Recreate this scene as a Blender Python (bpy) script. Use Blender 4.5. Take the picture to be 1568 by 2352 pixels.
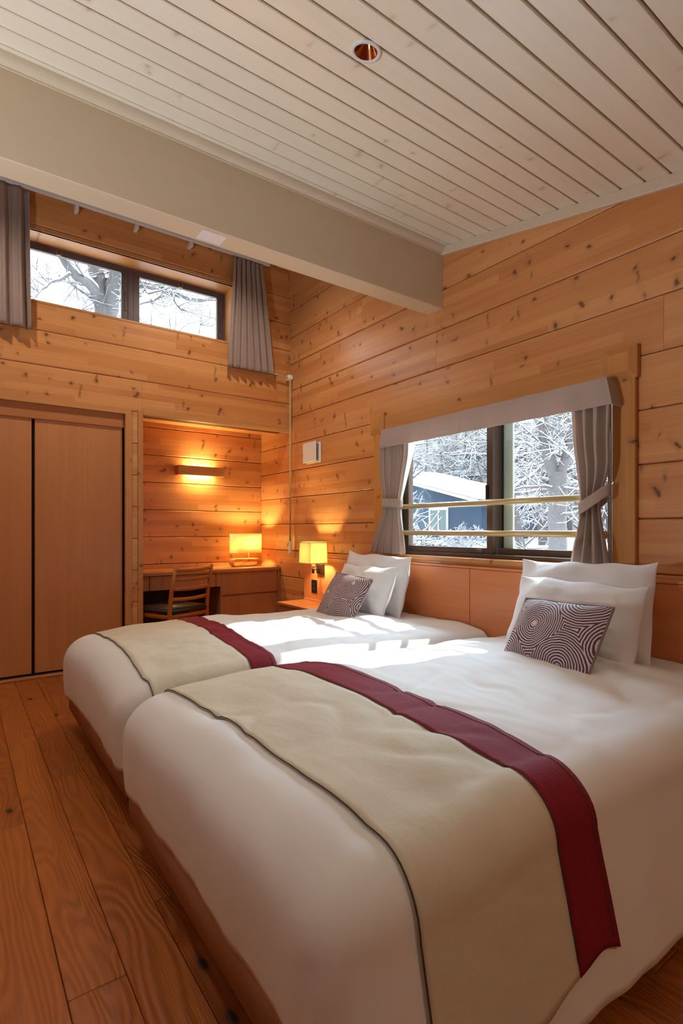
import bpy, bmesh, math, random
import numpy as np
from mathutils import Vector, Matrix, noise

for o in list(bpy.data.objects): bpy.data.objects.remove(o)
S = bpy.context.scene
COL = S.collection
random.seed(7)
R = math.radians
PI = math.pi

# ------------------------------------------------------------------ camera
H = 1.12; YAW = 35.73
cam = bpy.data.objects.new('camera', bpy.data.cameras.new('camera')); COL.objects.link(cam)
cam.location = (0, 0, H); cam.rotation_euler = (R(90), 0, R(-YAW))
cam.data.sensor_fit = 'HORIZONTAL'; cam.data.sensor_width = 36; cam.data.lens = 36 * 1230 / 1568
cam.data.shift_y = 39.5 / 1568; cam.data.clip_start = .02; cam.data.clip_end = 500
S.camera = cam
# ------------------------------------------------------------------ world, sun, added window lamp, exposure
W = bpy.data.worlds.new('sky'); S.world = W; W.use_nodes = True
bg = W.node_tree.nodes['Background']; bg.inputs[0].default_value = (.80, .90, 1.0, 1); bg.inputs[1].default_value = 1.35
def lamp(name, kind, loc, energy, color=(1, 1, 1), rot=(0, 0, 0), parent=None, **kw):
    l = bpy.data.lights.new(name, kind); l.energy = energy; l.color = color
    for k, v in kw.items(): setattr(l, k, v)
    o = bpy.data.objects.new(name, l); COL.objects.link(o); o.location = loc; o.rotation_euler = rot
    if parent: o.parent = parent
    return o
SUN_EL = 40.
sun = lamp('sun', 'SUN', (8, 2, 8), 3.3, (1, .95, .88), angle=R(.6))
sun.rotation_euler = Vector((-math.cos(R(SUN_EL)), .05, -math.sin(R(SUN_EL)))).to_track_quat('-Z', 'Y').to_euler()
# area lamp added outside, out of view, for more skylight through the big window
window_fill = lamp('added_window_light', 'AREA', (6.6, 5.0, 4.35), 680, (.60, .80, 1.0), shape='RECTANGLE', size=7.0, size_y=2.7)
window_fill.rotation_euler = (Vector((1.6, 1.5, .8)) - window_fill.location).to_track_quat('-Z', 'Y').to_euler()
vs = S.view_settings
vs.view_transform = 'Standard'; vs.look = 'None'; vs.gamma = 1; vs.use_curve_mapping = False; vs.exposure = 1.2
cy = S.cycles; cy.use_adaptive_sampling = True; cy.adaptive_threshold = .06; cy.adaptive_min_samples = 16; cy.max_bounces = 6; cy.diffuse_bounces = 5; cy.glossy_bounces = 3; cy.transmission_bounces = 4; cy.transparent_max_bounces = 8
DOWNLIGHT_W = 3
FILL_UPLIGHT_W = 96

# ------------------------------------------------------------------ measures
D = .263; XR = 2.688; YB = 4.609; YA = 5.228; ZS = 1.1706        # board pitch, right wall, back wall, alcove wall, a seam height
XL = -1.75; YF = -1.9
def zc(y): return 2.752 + .195 * (y - 1.098)                      # sloping ceiling
BY0, BY1, BZ = 2.556, 2.691, 2.62                                   # beam

# ------------------------------------------------------------------ helpers
def tag(o, label=None, cat=None, group=None, kind=None):
    if label: o['label'] = label
    if cat: o['category'] = cat
    if group: o['group'] = group
    if kind: o['kind'] = kind
    return o
def empty(name, loc=(0, 0, 0), rz=0):
    o = bpy.data.objects.new(name, None); COL.objects.link(o); o.location = loc; o.rotation_euler = (0, 0, rz); o.empty_display_size = .05
    return o
def link(name, me, mat, parent=None, smooth=False):
    o = bpy.data.objects.new(name, me); COL.objects.link(o)
    if mat and not me.materials: me.materials.append(mat)
    if parent: o.parent = parent
    if smooth: me.polygons.foreach_set('use_smooth', [True] * len(me.polygons))
    return o
def fin(bm, name, mat, parent=None, smooth=False):
    me = bpy.data.meshes.new(name); bmesh.ops.recalc_face_normals(bm, faces=bm.faces[:]); bm.to_mesh(me); bm.free()
    return link(name, me, mat, parent, smooth)
def pyd(name, v, f, mat, parent=None, smooth=False):
    me = bpy.data.meshes.new(name); me.from_pydata([tuple(p) for p in v], [], f); me.update()
    return link(name, me, mat, parent, smooth)
def addbox(bm, x0, x1, y0, y1, z0, z1, c=0):
    b = bmesh.new()
    bmesh.ops.create_cube(b, size=1)
    for v in b.verts:
        v.co = Vector((x0 + (v.co.x + .5) * (x1 - x0), y0 + (v.co.y + .5) * (y1 - y0), z0 + (v.co.z + .5) * (z1 - z0)))
    if c > 0: bmesh.ops.bevel(b, geom=b.edges[:], offset=c, segments=1, affect='EDGES')
    m = bpy.data.meshes.new('t'); b.to_mesh(m); b.free(); bm.from_mesh(m); bpy.data.meshes.remove(m)
def box(name, mat, x0, x1, y0, y1, z0, z1, c=.002, parent=None):
    bm = bmesh.new(); addbox(bm, x0, x1, y0, y1, z0, z1, c); return fin(bm, name, mat, parent)
def boxes(name, mat, lst, c=0, parent=None):
    bm = bmesh.new()
    for b in lst: addbox(bm, *b, c)
    return fin(bm, name, mat, parent)
def addprism(bm, prof, axis, a0, a1):
    """extrude a 2D polygon along an axis; the polygon gives the two other coordinates in xyz order"""
    def p(q, a):
        return {'X': (a, q[0], q[1]), 'Y': (q[0], a, q[1]), 'Z': (q[0], q[1], a)}[axis]
    A = [bm.verts.new(p(q, a0)) for q in prof]; B = [bm.verts.new(p(q, a1)) for q in prof]
    n = len(prof)
    bm.faces.new(A); bm.faces.new(B[::-1])
    for i in range(n): bm.faces.new((A[i], B[i], B[(i + 1) % n], A[(i + 1) % n]))
def prism(name, mat, prof, axis, a0, a1, parent=None, smooth=False):
    bm = bmesh.new(); addprism(bm, prof, axis, a0, a1); return fin(bm, name, mat, parent, smooth)
def addtube(bm, pts, rad, n=10, cap=True, flat=1.0):
    pts = [Vector(p) for p in pts]; rr = rad if isinstance(rad, (list, tuple)) else [rad] * len(pts)
    rings = []; up0 = None
    for i, p in enumerate(pts):
        t = (pts[min(i + 1, len(pts) - 1)] - pts[max(i - 1, 0)]).normalized()
        if up0 is None: up0 = Vector((0, 0, 1)) if abs(t.z) < .9 else Vector((1, 0, 0))
        s = t.cross(up0).normalized(); u = s.cross(t).normalized(); up0 = u
        rings.append([bm.verts.new(p + (s * math.cos(2 * PI * k / n) * flat + u * math.sin(2 * PI * k / n)) * rr[i]) for k in range(n)])
    for a, b in zip(rings, rings[1:]):
        for k in range(n): bm.faces.new((a[k], a[(k + 1) % n], b[(k + 1) % n], b[k]))
    if cap: bm.faces.new(rings[0][::-1]); bm.faces.new(rings[-1])
def tube(name, mat, pts, rad, n=10, parent=None, flat=1.0):
    bm = bmesh.new(); addtube(bm, pts, rad, n, True, flat); o = fin(bm, name, mat, parent, True); return o
def lathe(name, mat, prof, n=32, parent=None, loc=(0, 0, 0), smooth=True):
    bm = bmesh.new(); rings = []
    for r, z in prof: rings.append([bm.verts.new((r * math.cos(2 * PI * k / n), r * math.sin(2 * PI * k / n), z)) for k in range(n)])
    for a, b in zip(rings, rings[1:]):
        for k in range(n): bm.faces.new((a[k], a[(k + 1) % n], b[(k + 1) % n], b[k]))
    o = fin(bm, name, mat, parent, smooth); o.location = loc; return o
def grid_mesh(name, P, mat, parent=None):
    """P: array (nu, nv, 3)"""
    nu, nv = P.shape[:2]; v = P.reshape(-1, 3)
    i = np.arange(nu - 1)[:, None] * nv + np.arange(nv - 1)[None, :]
    f = np.stack([i, i + nv, i + nv + 1, i + 1], -1).reshape(-1, 4)
    me = bpy.data.meshes.new(name); me.from_pydata(v.tolist(), [], f.tolist()); me.update()
    return link(name, me, mat, parent, True)
def nz(x, y, z=0.): return noise.noise(Vector((x, y, z)))

# ------------------------------------------------------------------ materials
def mat(name):
    m = bpy.data.materials.new(name); m.use_nodes = True; nt = m.node_tree; nt.nodes.clear()
    out = nt.nodes.new('ShaderNodeOutputMaterial'); b = nt.nodes.new('ShaderNodeBsdfPrincipled'); nt.links.new(b.outputs[0], out.inputs[0])
    return m, nt, b, out
def nd(nt, t, ins=None, **pr):
    n = nt.nodes.new('ShaderNode' + t)
    for k, v in pr.items(): setattr(n, k, v)
    for k, v in (ins or {}).items():
        s = n.inputs[k]
        if isinstance(v, bpy.types.NodeSocket): nt.links.new(v, s)
        else: s.default_value = v
    return n
def mth(nt, op, a, b=0., c=0.): return nd(nt, 'Math', {0: a, 1: b, 2: c}, operation=op).outputs[0]
def vm(nt, op, a, b=(0, 0, 0)): return nd(nt, 'VectorMath', {0: a, 1: b}, operation=op).outputs[0]
def mix(nt, f, a, b, bt='MIX'):
    def c4(x): return x if isinstance(x, bpy.types.NodeSocket) else (*x[:3], 1)
    return nd(nt, 'Mix', {0: f, 6: c4(a), 7: c4(b)}, data_type='RGBA', blend_type=bt).outputs[2]
def ramp(nt, f, stops):
    n = nd(nt, 'ValToRGB', {0: f}); e = n.color_ramp.elements
    while len(e) < len(stops): e.new(.5)
    for el, (p, c) in zip(e, stops): el.position = p; el.color = (c, c, c, 1) if not isinstance(c, (tuple, list)) else (*c[:3], 1)
    return n.outputs[0]
def srgb(r, g, b):
    f = lambda c: (c / 255 / 12.92) if c / 255 <= .04045 else ((c / 255 + .055) / 1.055) ** 2.4
    return (f(r), f(g), f(b))
def noiset(nt, vec, scale=1., detail=3., rough=.5, dist=0.): return nd(nt, 'TexNoise', {'Vector': vec, 'Scale': scale, 'Detail': detail, 'Roughness': rough, 'Distortion': dist}).outputs[0]
def bump(nt, b, h, strength=.2, dist=.01):
    n = nd(nt, 'Bump', {'Strength': strength, 'Distance': dist, 'Height': h}); nt.links.new(n.outputs[0], b.inputs['Normal'])
def plain(name, c, rough=.5, metal=0., spec=.5, grain=0.):
    m, nt, b, o = mat(name)
    b.inputs['Roughness'].default_value = rough; b.inputs['Metallic'].default_value = metal; b.inputs['Specular IOR Level'].default_value = spec
    p = nd(nt, 'NewGeometry').outputs['Position']
    n = noiset(nt, p, 35, 3)
    k = .06 + grain
    nt.links.new(mix(nt, n, tuple(x * (1 - k) for x in c), tuple(min(1, x * (1 + k)) for x in c)), b.inputs['Base Color'])
    return m
def wood(name, light, dark, axis='Y', face='Z', lam=.0, knots=0., grain=1., rough=.38, bmp=.12, knotcol=(.10, .038, .013), spec=.5, fine=70., tone=.5, jitter=0.):
    """axis: grain direction, face: cross direction lying in the face"""
    m, nt, b, out = mat(name)
    pos = nd(nt, 'NewGeometry').outputs['Position']; rnd = nd(nt, 'ObjectInfo').outputs['Random']
    sep = nd(nt, 'SeparateXYZ', {0: pos}); ax = {'X': 0, 'Y': 1, 'Z': 2}; other = [a for a in 'XYZ' if a not in (axis, face)][0]
    L = mth(nt, 'ADD', sep.outputs[ax[axis]], mth(nt, 'MULTIPLY', rnd, 53.)); A = sep.outputs[ax[face]]; Bc = sep.outputs[ax[other]]
    Aw = mth(nt, 'ADD', A, mth(nt, 'MULTIPLY', rnd, 17.))
    vec = lambda l, a, c: nd(nt, 'CombineXYZ', {0: mth(nt, 'MULTIPLY', L, l), 1: mth(nt, 'MULTIPLY', Aw, a), 2: mth(nt, 'MULTIPLY', Bc, c)}).outputs[0]
    n1 = noiset(nt, vec(1.1, fine, fine), 1, 3, .6)                       # fine streaks
    n2 = noiset(nt, vec(.9, 11, 11), 1, 3, .55, .6)                       # broad figure
    g = mth(nt, 'ADD', mth(nt, 'MULTIPLY', n1, .55 * grain), mth(nt, 'MULTIPLY', n2, .75 * grain))
    g = mth(nt, 'SUBTRACT', g, .65 * grain - .5)
    if lam > 0:
        row = mth(nt, 'FLOOR', mth(nt, 'DIVIDE', A, lam)); seg = mth(nt, 'FLOOR', mth(nt, 'ADD', mth(nt, 'MULTIPLY', L, .8), mth(nt, 'MULTIPLY', row, .37)))
        wn = nd(nt, 'TexWhiteNoise', {'Vector': nd(nt, 'CombineXYZ', {0: row, 1: seg, 2: mth(nt, 'MULTIPLY', rnd, 91.)}).outputs[0]}).outputs[0]
        g = mth(nt, 'ADD', g, mth(nt, 'MULTIPLY', mth(nt, 'SUBTRACT', wn, .5), tone))
    if jitter: g = mth(nt, 'ADD', g, mth(nt, 'MULTIPLY', mth(nt, 'SUBTRACT', rnd, .5), jitter))
    col = mix(nt, nd(nt, 'Clamp', {0: g}).outputs[0], light, dark)
    h = mth(nt, 'MULTIPLY', n1, -1.)
    if knots > 0:
        warp = noiset(nt, vec(9, 9, 0), 1, 2)
        for sc_l, sc_a, thr, size, st in ((6.6, 6.0, .86 - .25 * knots, .085, .9), (8.5, 3.6, .88 - .2 * knots, .075, .6), (3.7, 4.6, .90 - .2 * knots, .062, .8)):
            v = nd(nt, 'CombineXYZ', {0: mth(nt, 'ADD', mth(nt, 'MULTIPLY', L, sc_l), mth(nt, 'MULTIPLY', warp, .5)), 1: mth(nt, 'ADD', mth(nt, 'MULTIPLY', Aw, sc_a), mth(nt, 'MULTIPLY', warp, .9)), 2: 0.}).outputs[0]
            vo = nd(nt, 'TexVoronoi', {'Vector': v, 'Scale': 1., 'Randomness': .95}, voronoi_dimensions='2D')
            sel = mth(nt, 'GREATER_THAN', nd(nt, 'SeparateColor', {0: vo.outputs['Color']}).outputs[0], thr)
            k = mth(nt, 'MULTIPLY', ramp(nt, vo.outputs['Distance'], [(0, 1), (size * .6, .9), (size, .28), (size * 2.4, 0)]), mth(nt, 'MULTIPLY', sel, st))
            col = mix(nt, k, col, knotcol)
    nt.links.new(col, b.inputs['Base Color'])
    b.inputs['Roughness'].default_value = rough; b.inputs['Specular IOR Level'].default_value = spec
    if bmp: bump(nt, b, h, bmp, .003)
    return m
PINE_L, PINE_D = srgb(218, 156, 98), srgb(182, 112, 60)
M = {}
M['pine_y'] = wood('pine_boards_along_right_wall', PINE_L, PINE_D, 'Y', 'Z', .0526, .85, 1.0, .28)
M['pine_x'] = wood('pine_boards_along_back_wall', PINE_L, PINE_D, 'X', 'Z', .0526, .85, 1.0, .32)
M['pine_end'] = wood('pine_pilaster', srgb(220, 164, 106), srgb(190, 124, 70), 'X', 'Z', .0526, .1, .9, .4)
M['trim_z'] = wood('pine_trim_upright', srgb(212, 150, 82), srgb(174, 108, 48), 'Z', 'Y', 0, .22, 1.2, .35)
M['trim_zx'] = wood('pine_trim_upright_back', srgb(210, 150, 90), srgb(174, 110, 58), 'Z', 'X', 0, .1, 1.1, .4)
M['trim_y'] = wood('pine_trim_along_right', srgb(212, 150, 86), srgb(176, 110, 54), 'Y', 'Z', 0, .15, 1.1, .35)
M['trim_x'] = wood('pine_trim_along_back', srgb(212, 154, 92), srgb(178, 114, 60), 'X', 'Z', 0, .05, 1.0, .4)
M['veneer_z'] = wood('reddish_veneer_upright', srgb(206, 142, 90), srgb(174, 108, 64), 'Z', 'X', 0, 0, 1.0, .33, .03, fine=110)
M['veneer_zd'] = wood('reddish_veneer_drawer', srgb(188, 124, 80), srgb(150, 88, 50), 'Z', 'X', 0, 0, 1.3, .4, .03, fine=90)
M['veneer_y'] = wood('reddish_veneer_headboard', srgb(224, 146, 94), srgb(196, 112, 66), 'Y', 'Z', 0, 0, 1.0, .30, .03, fine=60)
M['veneer_x'] = wood('reddish_veneer_desk_top', srgb(198, 128, 76), srgb(164, 96, 52), 'X', 'Y', 0, 0, 1.0, .28, .03, fine=60)
M['white_board'] = wood('whitewashed_ceiling_board', srgb(236, 226, 206), srgb(218, 204, 180), 'X', 'Y', 0, .02, .8, .33, .06, knotcol=srgb(196, 174, 138), fine=45, jitter=.25)
M['groove'] = plain('ceiling_groove_paint', srgb(150, 128, 96), .85)
M['beam'] = wood('cream_painted_beam', srgb(208, 188, 158), srgb(196, 174, 144), 'X', 'Z', 0, .0, .6, .5, .05, fine=16)
M['cream'] = plain('cream_painted_trim', srgb(206, 186, 160), .45)
M['chair_wood'] = wood('honey_chair_wood', srgb(190, 116, 50), srgb(150, 80, 28), 'Z', 'X', 0, 0, .8, .3, .02)
M['lamp_wood'] = wood('bent_lamp_wood', srgb(214, 158, 92), srgb(184, 122, 60), 'X', 'Z', 0, 0, .6, .35, .02)
M['dark_gap'] = plain('dark_shadow_gap', srgb(34, 22, 14), .8)
M['seam'] = plain('board_backing', srgb(84, 40, 18), .8)
M['leather'] = plain('dark_brown_leather', srgb(52, 36, 30), .45)
M['kneehole'] = plain('dark_desk_back_panel', srgb(58, 50, 38), .7)
M['bronze'] = plain('bronze_aluminium', srgb(92, 72, 60), .42, .3)
M['bronze_dark'] = plain('dark_bronze_aluminium', srgb(98, 84, 86), .42, .2)
M['pale_alu'] = plain('pale_aluminium', srgb(186, 192, 176), .45, .2)
M['black'] = plain('black_gasket', srgb(18, 18, 20), .5)
M['rail'] = plain('champagne_rail', srgb(196, 170, 122), .32, .35)
M['white_pl'] = plain('white_plastic', srgb(232, 226, 214), .4)
M['white_track'] = plain('white_enamel_track', srgb(214, 208, 204), .35)
M['cord'] = plain('cream_cord', srgb(206, 178, 130), .7)
M['steel'] = plain('satin_steel', srgb(150, 140, 128), .3, .9)
M['brass'] = plain('dark_bronze_lamp', srgb(74, 52, 34), .35, .8)
M['copper'] = plain('copper_reflector', srgb(196, 132, 84), .16, 1.)
M['outlet'] = plain('dark_outlet', srgb(30, 26, 24), .4)
M['dry_snow'] = plain('snow', (.86, .88, .92), .7)
M['plaster'] = plain('plain_wall_paint', srgb(206, 190, 168), .7)

def floor_mat():
    m, nt, b, out = mat('oak_plank')
    pos = nd(nt, 'NewGeometry').outputs['Position']; rnd = nd(nt, 'ObjectInfo').outputs['Random']; sep = nd(nt, 'SeparateXYZ', {0: pos})
    X = mth(nt, 'ADD', sep.outputs[0], mth(nt, 'MULTIPLY', rnd, 31.)); Y = mth(nt, 'ADD', sep.outputs[1], mth(nt, 'MULTIPLY', rnd, 77.))
    v = lambda a, c: nd(nt, 'CombineXYZ', {0: mth(nt, 'MULTIPLY', X, a), 1: mth(nt, 'MULTIPLY', Y, c), 2: 0.}).outputs[0]
    big = noiset(nt, v(4.2, .75), 1, 2, .5, .3)                           # contour field of the growth rings
    rings = mth(nt, 'SINE', mth(nt, 'ADD', mth(nt, 'MULTIPLY', big, 150.), mth(nt, 'MULTIPLY', X, 180.)))
    fine = noiset(nt, v(260, 9), 1, 2, .6)
    g = mth(nt, 'ADD', mth(nt, 'MULTIPLY', rings, .16), mth(nt, 'ADD', mth(nt, 'MULTIPLY', mth(nt, 'SUBTRACT', fine, .5), .5), mth(nt, 'ADD', .5, mth(nt, 'MULTIPLY', mth(nt, 'SUBTRACT', rnd, .5), .5))))
    col = mix(nt, nd(nt, 'Clamp', {0: g}).outputs[0], srgb(184, 106, 46), srgb(120, 58, 20))
    vo = nd(nt, 'TexVoronoi', {'Vector': v(3.4, 1.7), 'Scale': 1.}, voronoi_dimensions='2D')
    sel = mth(nt, 'GREATER_THAN', nd(nt, 'SeparateColor', {0: vo.outputs['Color']}).outputs[0], .62)
    k = mth(nt, 'MULTIPLY', ramp(nt, vo.outputs['Distance'], [(0, 1), (.03, .9), (.05, .2), (.10, 0)]), sel)
    col = mix(nt, k, col, srgb(38, 30, 26))
    nt.links.new(col, b.inputs['Base Color'])
    b.inputs['Roughness'].default_value = .36; b.inputs['Specular IOR Level'].default_value = .45
    h = mth(nt, 'ADD', mth(nt, 'MULTIPLY', rings, .5), mth(nt, 'MULTIPLY', fine, .8))
    bump(nt, b, h, .32, .004)
    return m
M['floor'] = floor_mat()
def cloth(name, c, rough=.85, weave=900., bs=.06, wr=.0, wscale=7., sheen=.15, c2=None, trans=0., anis=(1, 1, 1)):
    m, nt, b, out = mat(name)
    tc = nd(nt, 'NewGeometry').outputs['Position']
    va = vm(nt, 'MULTIPLY', tc, anis)
    n = noiset(nt, va, weave, 2, .6); n2 = noiset(nt, tc, wscale, 3, .5, .15)
    c2 = c2 or tuple(x * .88 for x in c)
    nt.links.new(mix(nt, n, c, c2), b.inputs['Base Color'])
    b.inputs['Roughness'].default_value = rough; b.inputs['Specular IOR Level'].default_value = .2
    b.inputs['Sheen Weight'].default_value = sheen
    h = mth(nt, 'ADD', mth(nt, 'MULTIPLY', n, bs), mth(nt, 'MULTIPLY', n2, wr))
    bump(nt, b, h, .5, .02)
    if trans:
        t = nd(nt, 'BsdfTranslucent', {0: (*c, 1)}); mx = nd(nt, 'MixShader', {0: trans, 1: b.outputs[0], 2: t.outputs[0]}); nt.links.new(mx.outputs[0], out.inputs[0])
    return m
M['cotton'] = cloth('white_cotton', (.80, .79, .79), .8, 1200, .01, .6, 4.)
M['pillow'] = cloth('white_pillowcase', (.80, .80, .82), .8, 1200, .01, .5, 9.)
M['cream_cloth'] = cloth('cream_runner_cloth', srgb(210, 200, 180), .7, 500, .04, .55, 11., .1, srgb(200, 188, 166), anis=(1, .15, 1))
M['burgundy'] = cloth('burgundy_runner_cloth', srgb(146, 34, 50), .75, 420, .05, .3, 9., .0, srgb(98, 20, 34), anis=(.2, 1, 1))
M['piping'] = plain('dark_brown_piping', srgb(70, 52, 34), .8)
M['linen'] = cloth('taupe_linen', srgb(204, 182, 168), .85, 700, .08, .15, 20, .2, srgb(176, 152, 138), .22)
M['satin'] = cloth('taupe_satin', srgb(166, 142, 130), .42, 800, .03, .1, 20, .2, srgb(150, 126, 116), .12)
M['sheer'] = cloth('white_sheer', (.8, .82, .8), .9, 500, .02, .1, 20, .1, None, .6)
M['tweed'] = cloth('brown_ribbed_upholstery', srgb(204, 158, 122), .9, 420, .25, 0, 5, .1, srgb(150, 106, 76), anis=(1, 1, .15))
M['mattress'] = cloth('mattress_ticking', (.74, .71, .66), .9)
def shade_mat(name, c, t=.5, em=0.):
    m, nt, b, out = mat(name)
    d = nd(nt, 'BsdfDiffuse', {0: (*c, 1)}); tr = nd(nt, 'BsdfTranslucent', {0: (*c, 1)})
    mx = nd(nt, 'MixShader', {0: t, 1: d.outputs[0], 2: tr.outputs[0]}); nt.links.new(mx.outputs[0], out.inputs[0]); return m
M['shade'] = shade_mat('cream_lampshade', (.9, .80, .52))
M['shade_edge'] = shade_mat('lampshade_trim', (.55, .42, .22), .3)
def emit(name, c, s):
    m, nt, b, out = mat(name); e = nd(nt, 'Emission', {0: (*c, 1), 1: s}); nt.links.new(e.outputs[0], out.inputs[0]); return m
M['led'] = emit('downlight_lens', (1, .82, .5), 14)
def glass_mat():
    m, nt, b, out = mat('window_glass')
    t = nd(nt, 'BsdfTransparent', {0: (.95, .98, .97, 1)}); g = nd(nt, 'BsdfGlossy', {0: (1, 1, 1, 1), 1: .02})
    bf = nd(nt, 'NewGeometry').outputs['Backfacing']; f = nd(nt, 'Fresnel', {0: mth(nt, 'SUBTRACT', 1.4, mth(nt, 'MULTIPLY', bf, 1.4 - 1 / 1.4))}); mx = nd(nt, 'MixShader', {0: f.outputs[0], 1: t.outputs[0], 2: g.outputs[0]}); nt.links.new(mx.outputs[0], out.inputs[0]); return m
M['glass'] = glass_mat()
def swirl_mat(name, cen, flip=1):
    m, nt, b, out = mat(name)
    oc = nd(nt, 'TexCoord').outputs['Object']; s = nd(nt, 'SeparateXYZ', {0: oc})
    p = nd(nt, 'CombineXYZ', {0: mth(nt, 'MULTIPLY', s.outputs[0], flip), 1: s.outputs[2], 2: 0.}).outputs[0]
    w = nd(nt, 'TexNoise', {'Vector': p, 'Scale': 11., 'Detail': 3.}).outputs['Color']
    pw = vm(nt, 'ADD', p, vm(nt, 'MULTIPLY', vm(nt, 'SUBTRACT', w, (.5, .5, .5)), (.022, .022, 0)))
    dmin = None
    for cx, cz, k in cen:
        d = nd(nt, 'VectorMath', {0: pw, 1: (cx, cz, 0)}, operation='DISTANCE').outputs['Value']
        d = mth(nt, 'MULTIPLY', d, k)
        dmin = d if dmin is None else mth(nt, 'MINIMUM', dmin, d)
    ring = mth(nt, 'SINE', mth(nt, 'SUBTRACT', mth(nt, 'MULTIPLY', dmin, 2 * PI / .0108), 1.0))
    core = mth(nt, 'LESS_THAN', dmin, .011)
    fac = mth(nt, 'MAXIMUM', ramp(nt, mth(nt, 'ADD', mth(nt, 'MULTIPLY', ring, .5), .5), [(.56, 0), (.72, 1)]), core)
    col = mix(nt, fac, srgb(88, 60, 80), srgb(212, 196, 192))
    nt.links.new(col, b.inputs['Base Color']); b.inputs['Roughness'].default_value = .7; b.inputs['Specular IOR Level'].default_value = .25
    bump(nt, b, fac, .15, .004); return m
def stripe_mat():
    m, nt, b, out = mat('striped_piping')
    p = nd(nt, 'TexCoord').outputs['Object']; s = nd(nt, 'SeparateXYZ', {0: p})
    a = mth(nt, 'SINE', mth(nt, 'MULTIPLY', mth(nt, 'ADD', s.outputs[0], s.outputs[2]), 900.))
    nt.links.new(mix(nt, ramp(nt, mth(nt, 'ADD', mth(nt, 'MULTIPLY', a, .5), .5), [(.55, 0), (.7, 1)]), srgb(48, 28, 40), srgb(190, 168, 160)), b.inputs['Base Color']); b.inputs['Roughness'].default_value = .8; return m
M['stripe'] = stripe_mat()

# ================================================================== THE SETTING
# ---- floor
fl = boxes('floor', M['seam'], [(XL, XR, YF, YB + .1, -.12, -.016), (.9, XR, YB + .1, YA, -.12, -.016)]); tag(fl, kind='structure', label='brown oak plank floor of the cabin bedroom')
PW = .135
cols = [.215 + PW * i for i in range(-15, 19)]
for x0 in cols:
    x1 = min(x0 + PW - .0016, XR); xa = max(x0, XL)
    if x1 - xa < .02: continue
    js = [YF]; y = YF + random.uniform(.3, 1.4)
    if abs(x0 - .215) < .01: js = [YF, -.3, 1.41, 3.25]
    elif abs(x0 - .35) < .01: js = [YF, -.9, .75, 2.7]
    elif abs(x0 - .485) < .01: js = [YF, .1, 1.635, 3.5]
    else:
        while y < YB - .3: js.append(y); y += random.uniform(1.1, 1.9)
    end = YB if x0 < 1.2 else YA
    js.append(end)
    for a, b_ in zip(js, js[1:]):
        dz = random.uniform(-.0012, .0004)
        box('plank', M['floor'], xa, x1, a + .001, b_ - .001, -.016, dz, .0018, fl)
# ---- ceiling (whitewashed boards on a slope), and the higher part behind the beam
ce = bmesh.new()
def slab(y0, y1, x0, x1): addprism(ce, [(y0, zc(y0) + .014), (y1, zc(y1) + .014), (y1, zc(y1) + .14), (y0, zc(y0) + .14)], 'X', x0, x1)
slab(YF - .1, BY0 + .02, XL - .1, XR + .12)
addbox(ce, XL - .1, XR + .12, BY0 + .02, BY0 + .08, 3.0, 3.75)
addprism(ce, [(BY0 + .02, 3.60), (YB + .3, 4.02), (YB + .3, 4.12), (BY0 + .02, 3.70)], 'X', XL - .1, XR + .12)
ce = fin(ce, 'ceiling', M['groove']); tag(ce, kind='structure', label='sloping whitewashed board ceiling')
y = 1.1152 - .1142 * 27
while y < BY0 - .02:
    a, b_ = y + .0042, min(y + .1142 - .0042, BY0)
    prof = [(a + .003, zc(a + .003)), (b_ - .003, zc(b_ - .003)), (b_, zc(b_) + .004), (b_, zc(b_) + .014), (a, zc(a) + .014), (a, zc(a) + .004)]
    prism('ceiling_board', M['white_board'], prof, 'X', XL, XR, ce)
    y += .1142
# ---- right wall
WY0, WY1, WZ0, WZ1 = 1.385, 3.03, .93, 1.955                       # window opening
XO = XR + .15
wr = boxes('wall_right', M['seam'], [(XR + .02, XO, YF, WY0, -.12, 4.1), (XR + .02, XO, WY1, YA + .1, -.12, 4.1), (XR + .02, XO, WY0, WY1, -.12, WZ0), (XR + .02, XO, WY0, WY1, WZ1, 4.1)])
tag(wr, kind='structure', label='knotty pine log-board wall with the big window')
def sub_rect(r, h):
    a0, a1, z0, z1 = r; b0, b1, c0, c1 = h
    if a1 <= b0 or a0 >= b1 or z1 <= c0 or z0 >= c1: return [r]
    o = []
    if a0 < b0: o.append((a0, b0, z0, z1))
    if a1 > b1: o.append((b1, a1, z0, z1))
    m0, m1 = max(a0, b0), min(a1, b1)
    if z0 < c0: o.append((m0, m1, z0, c0))
    if z1 > c1: o.append((m0, m1, c1, z1))
    return o
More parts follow.
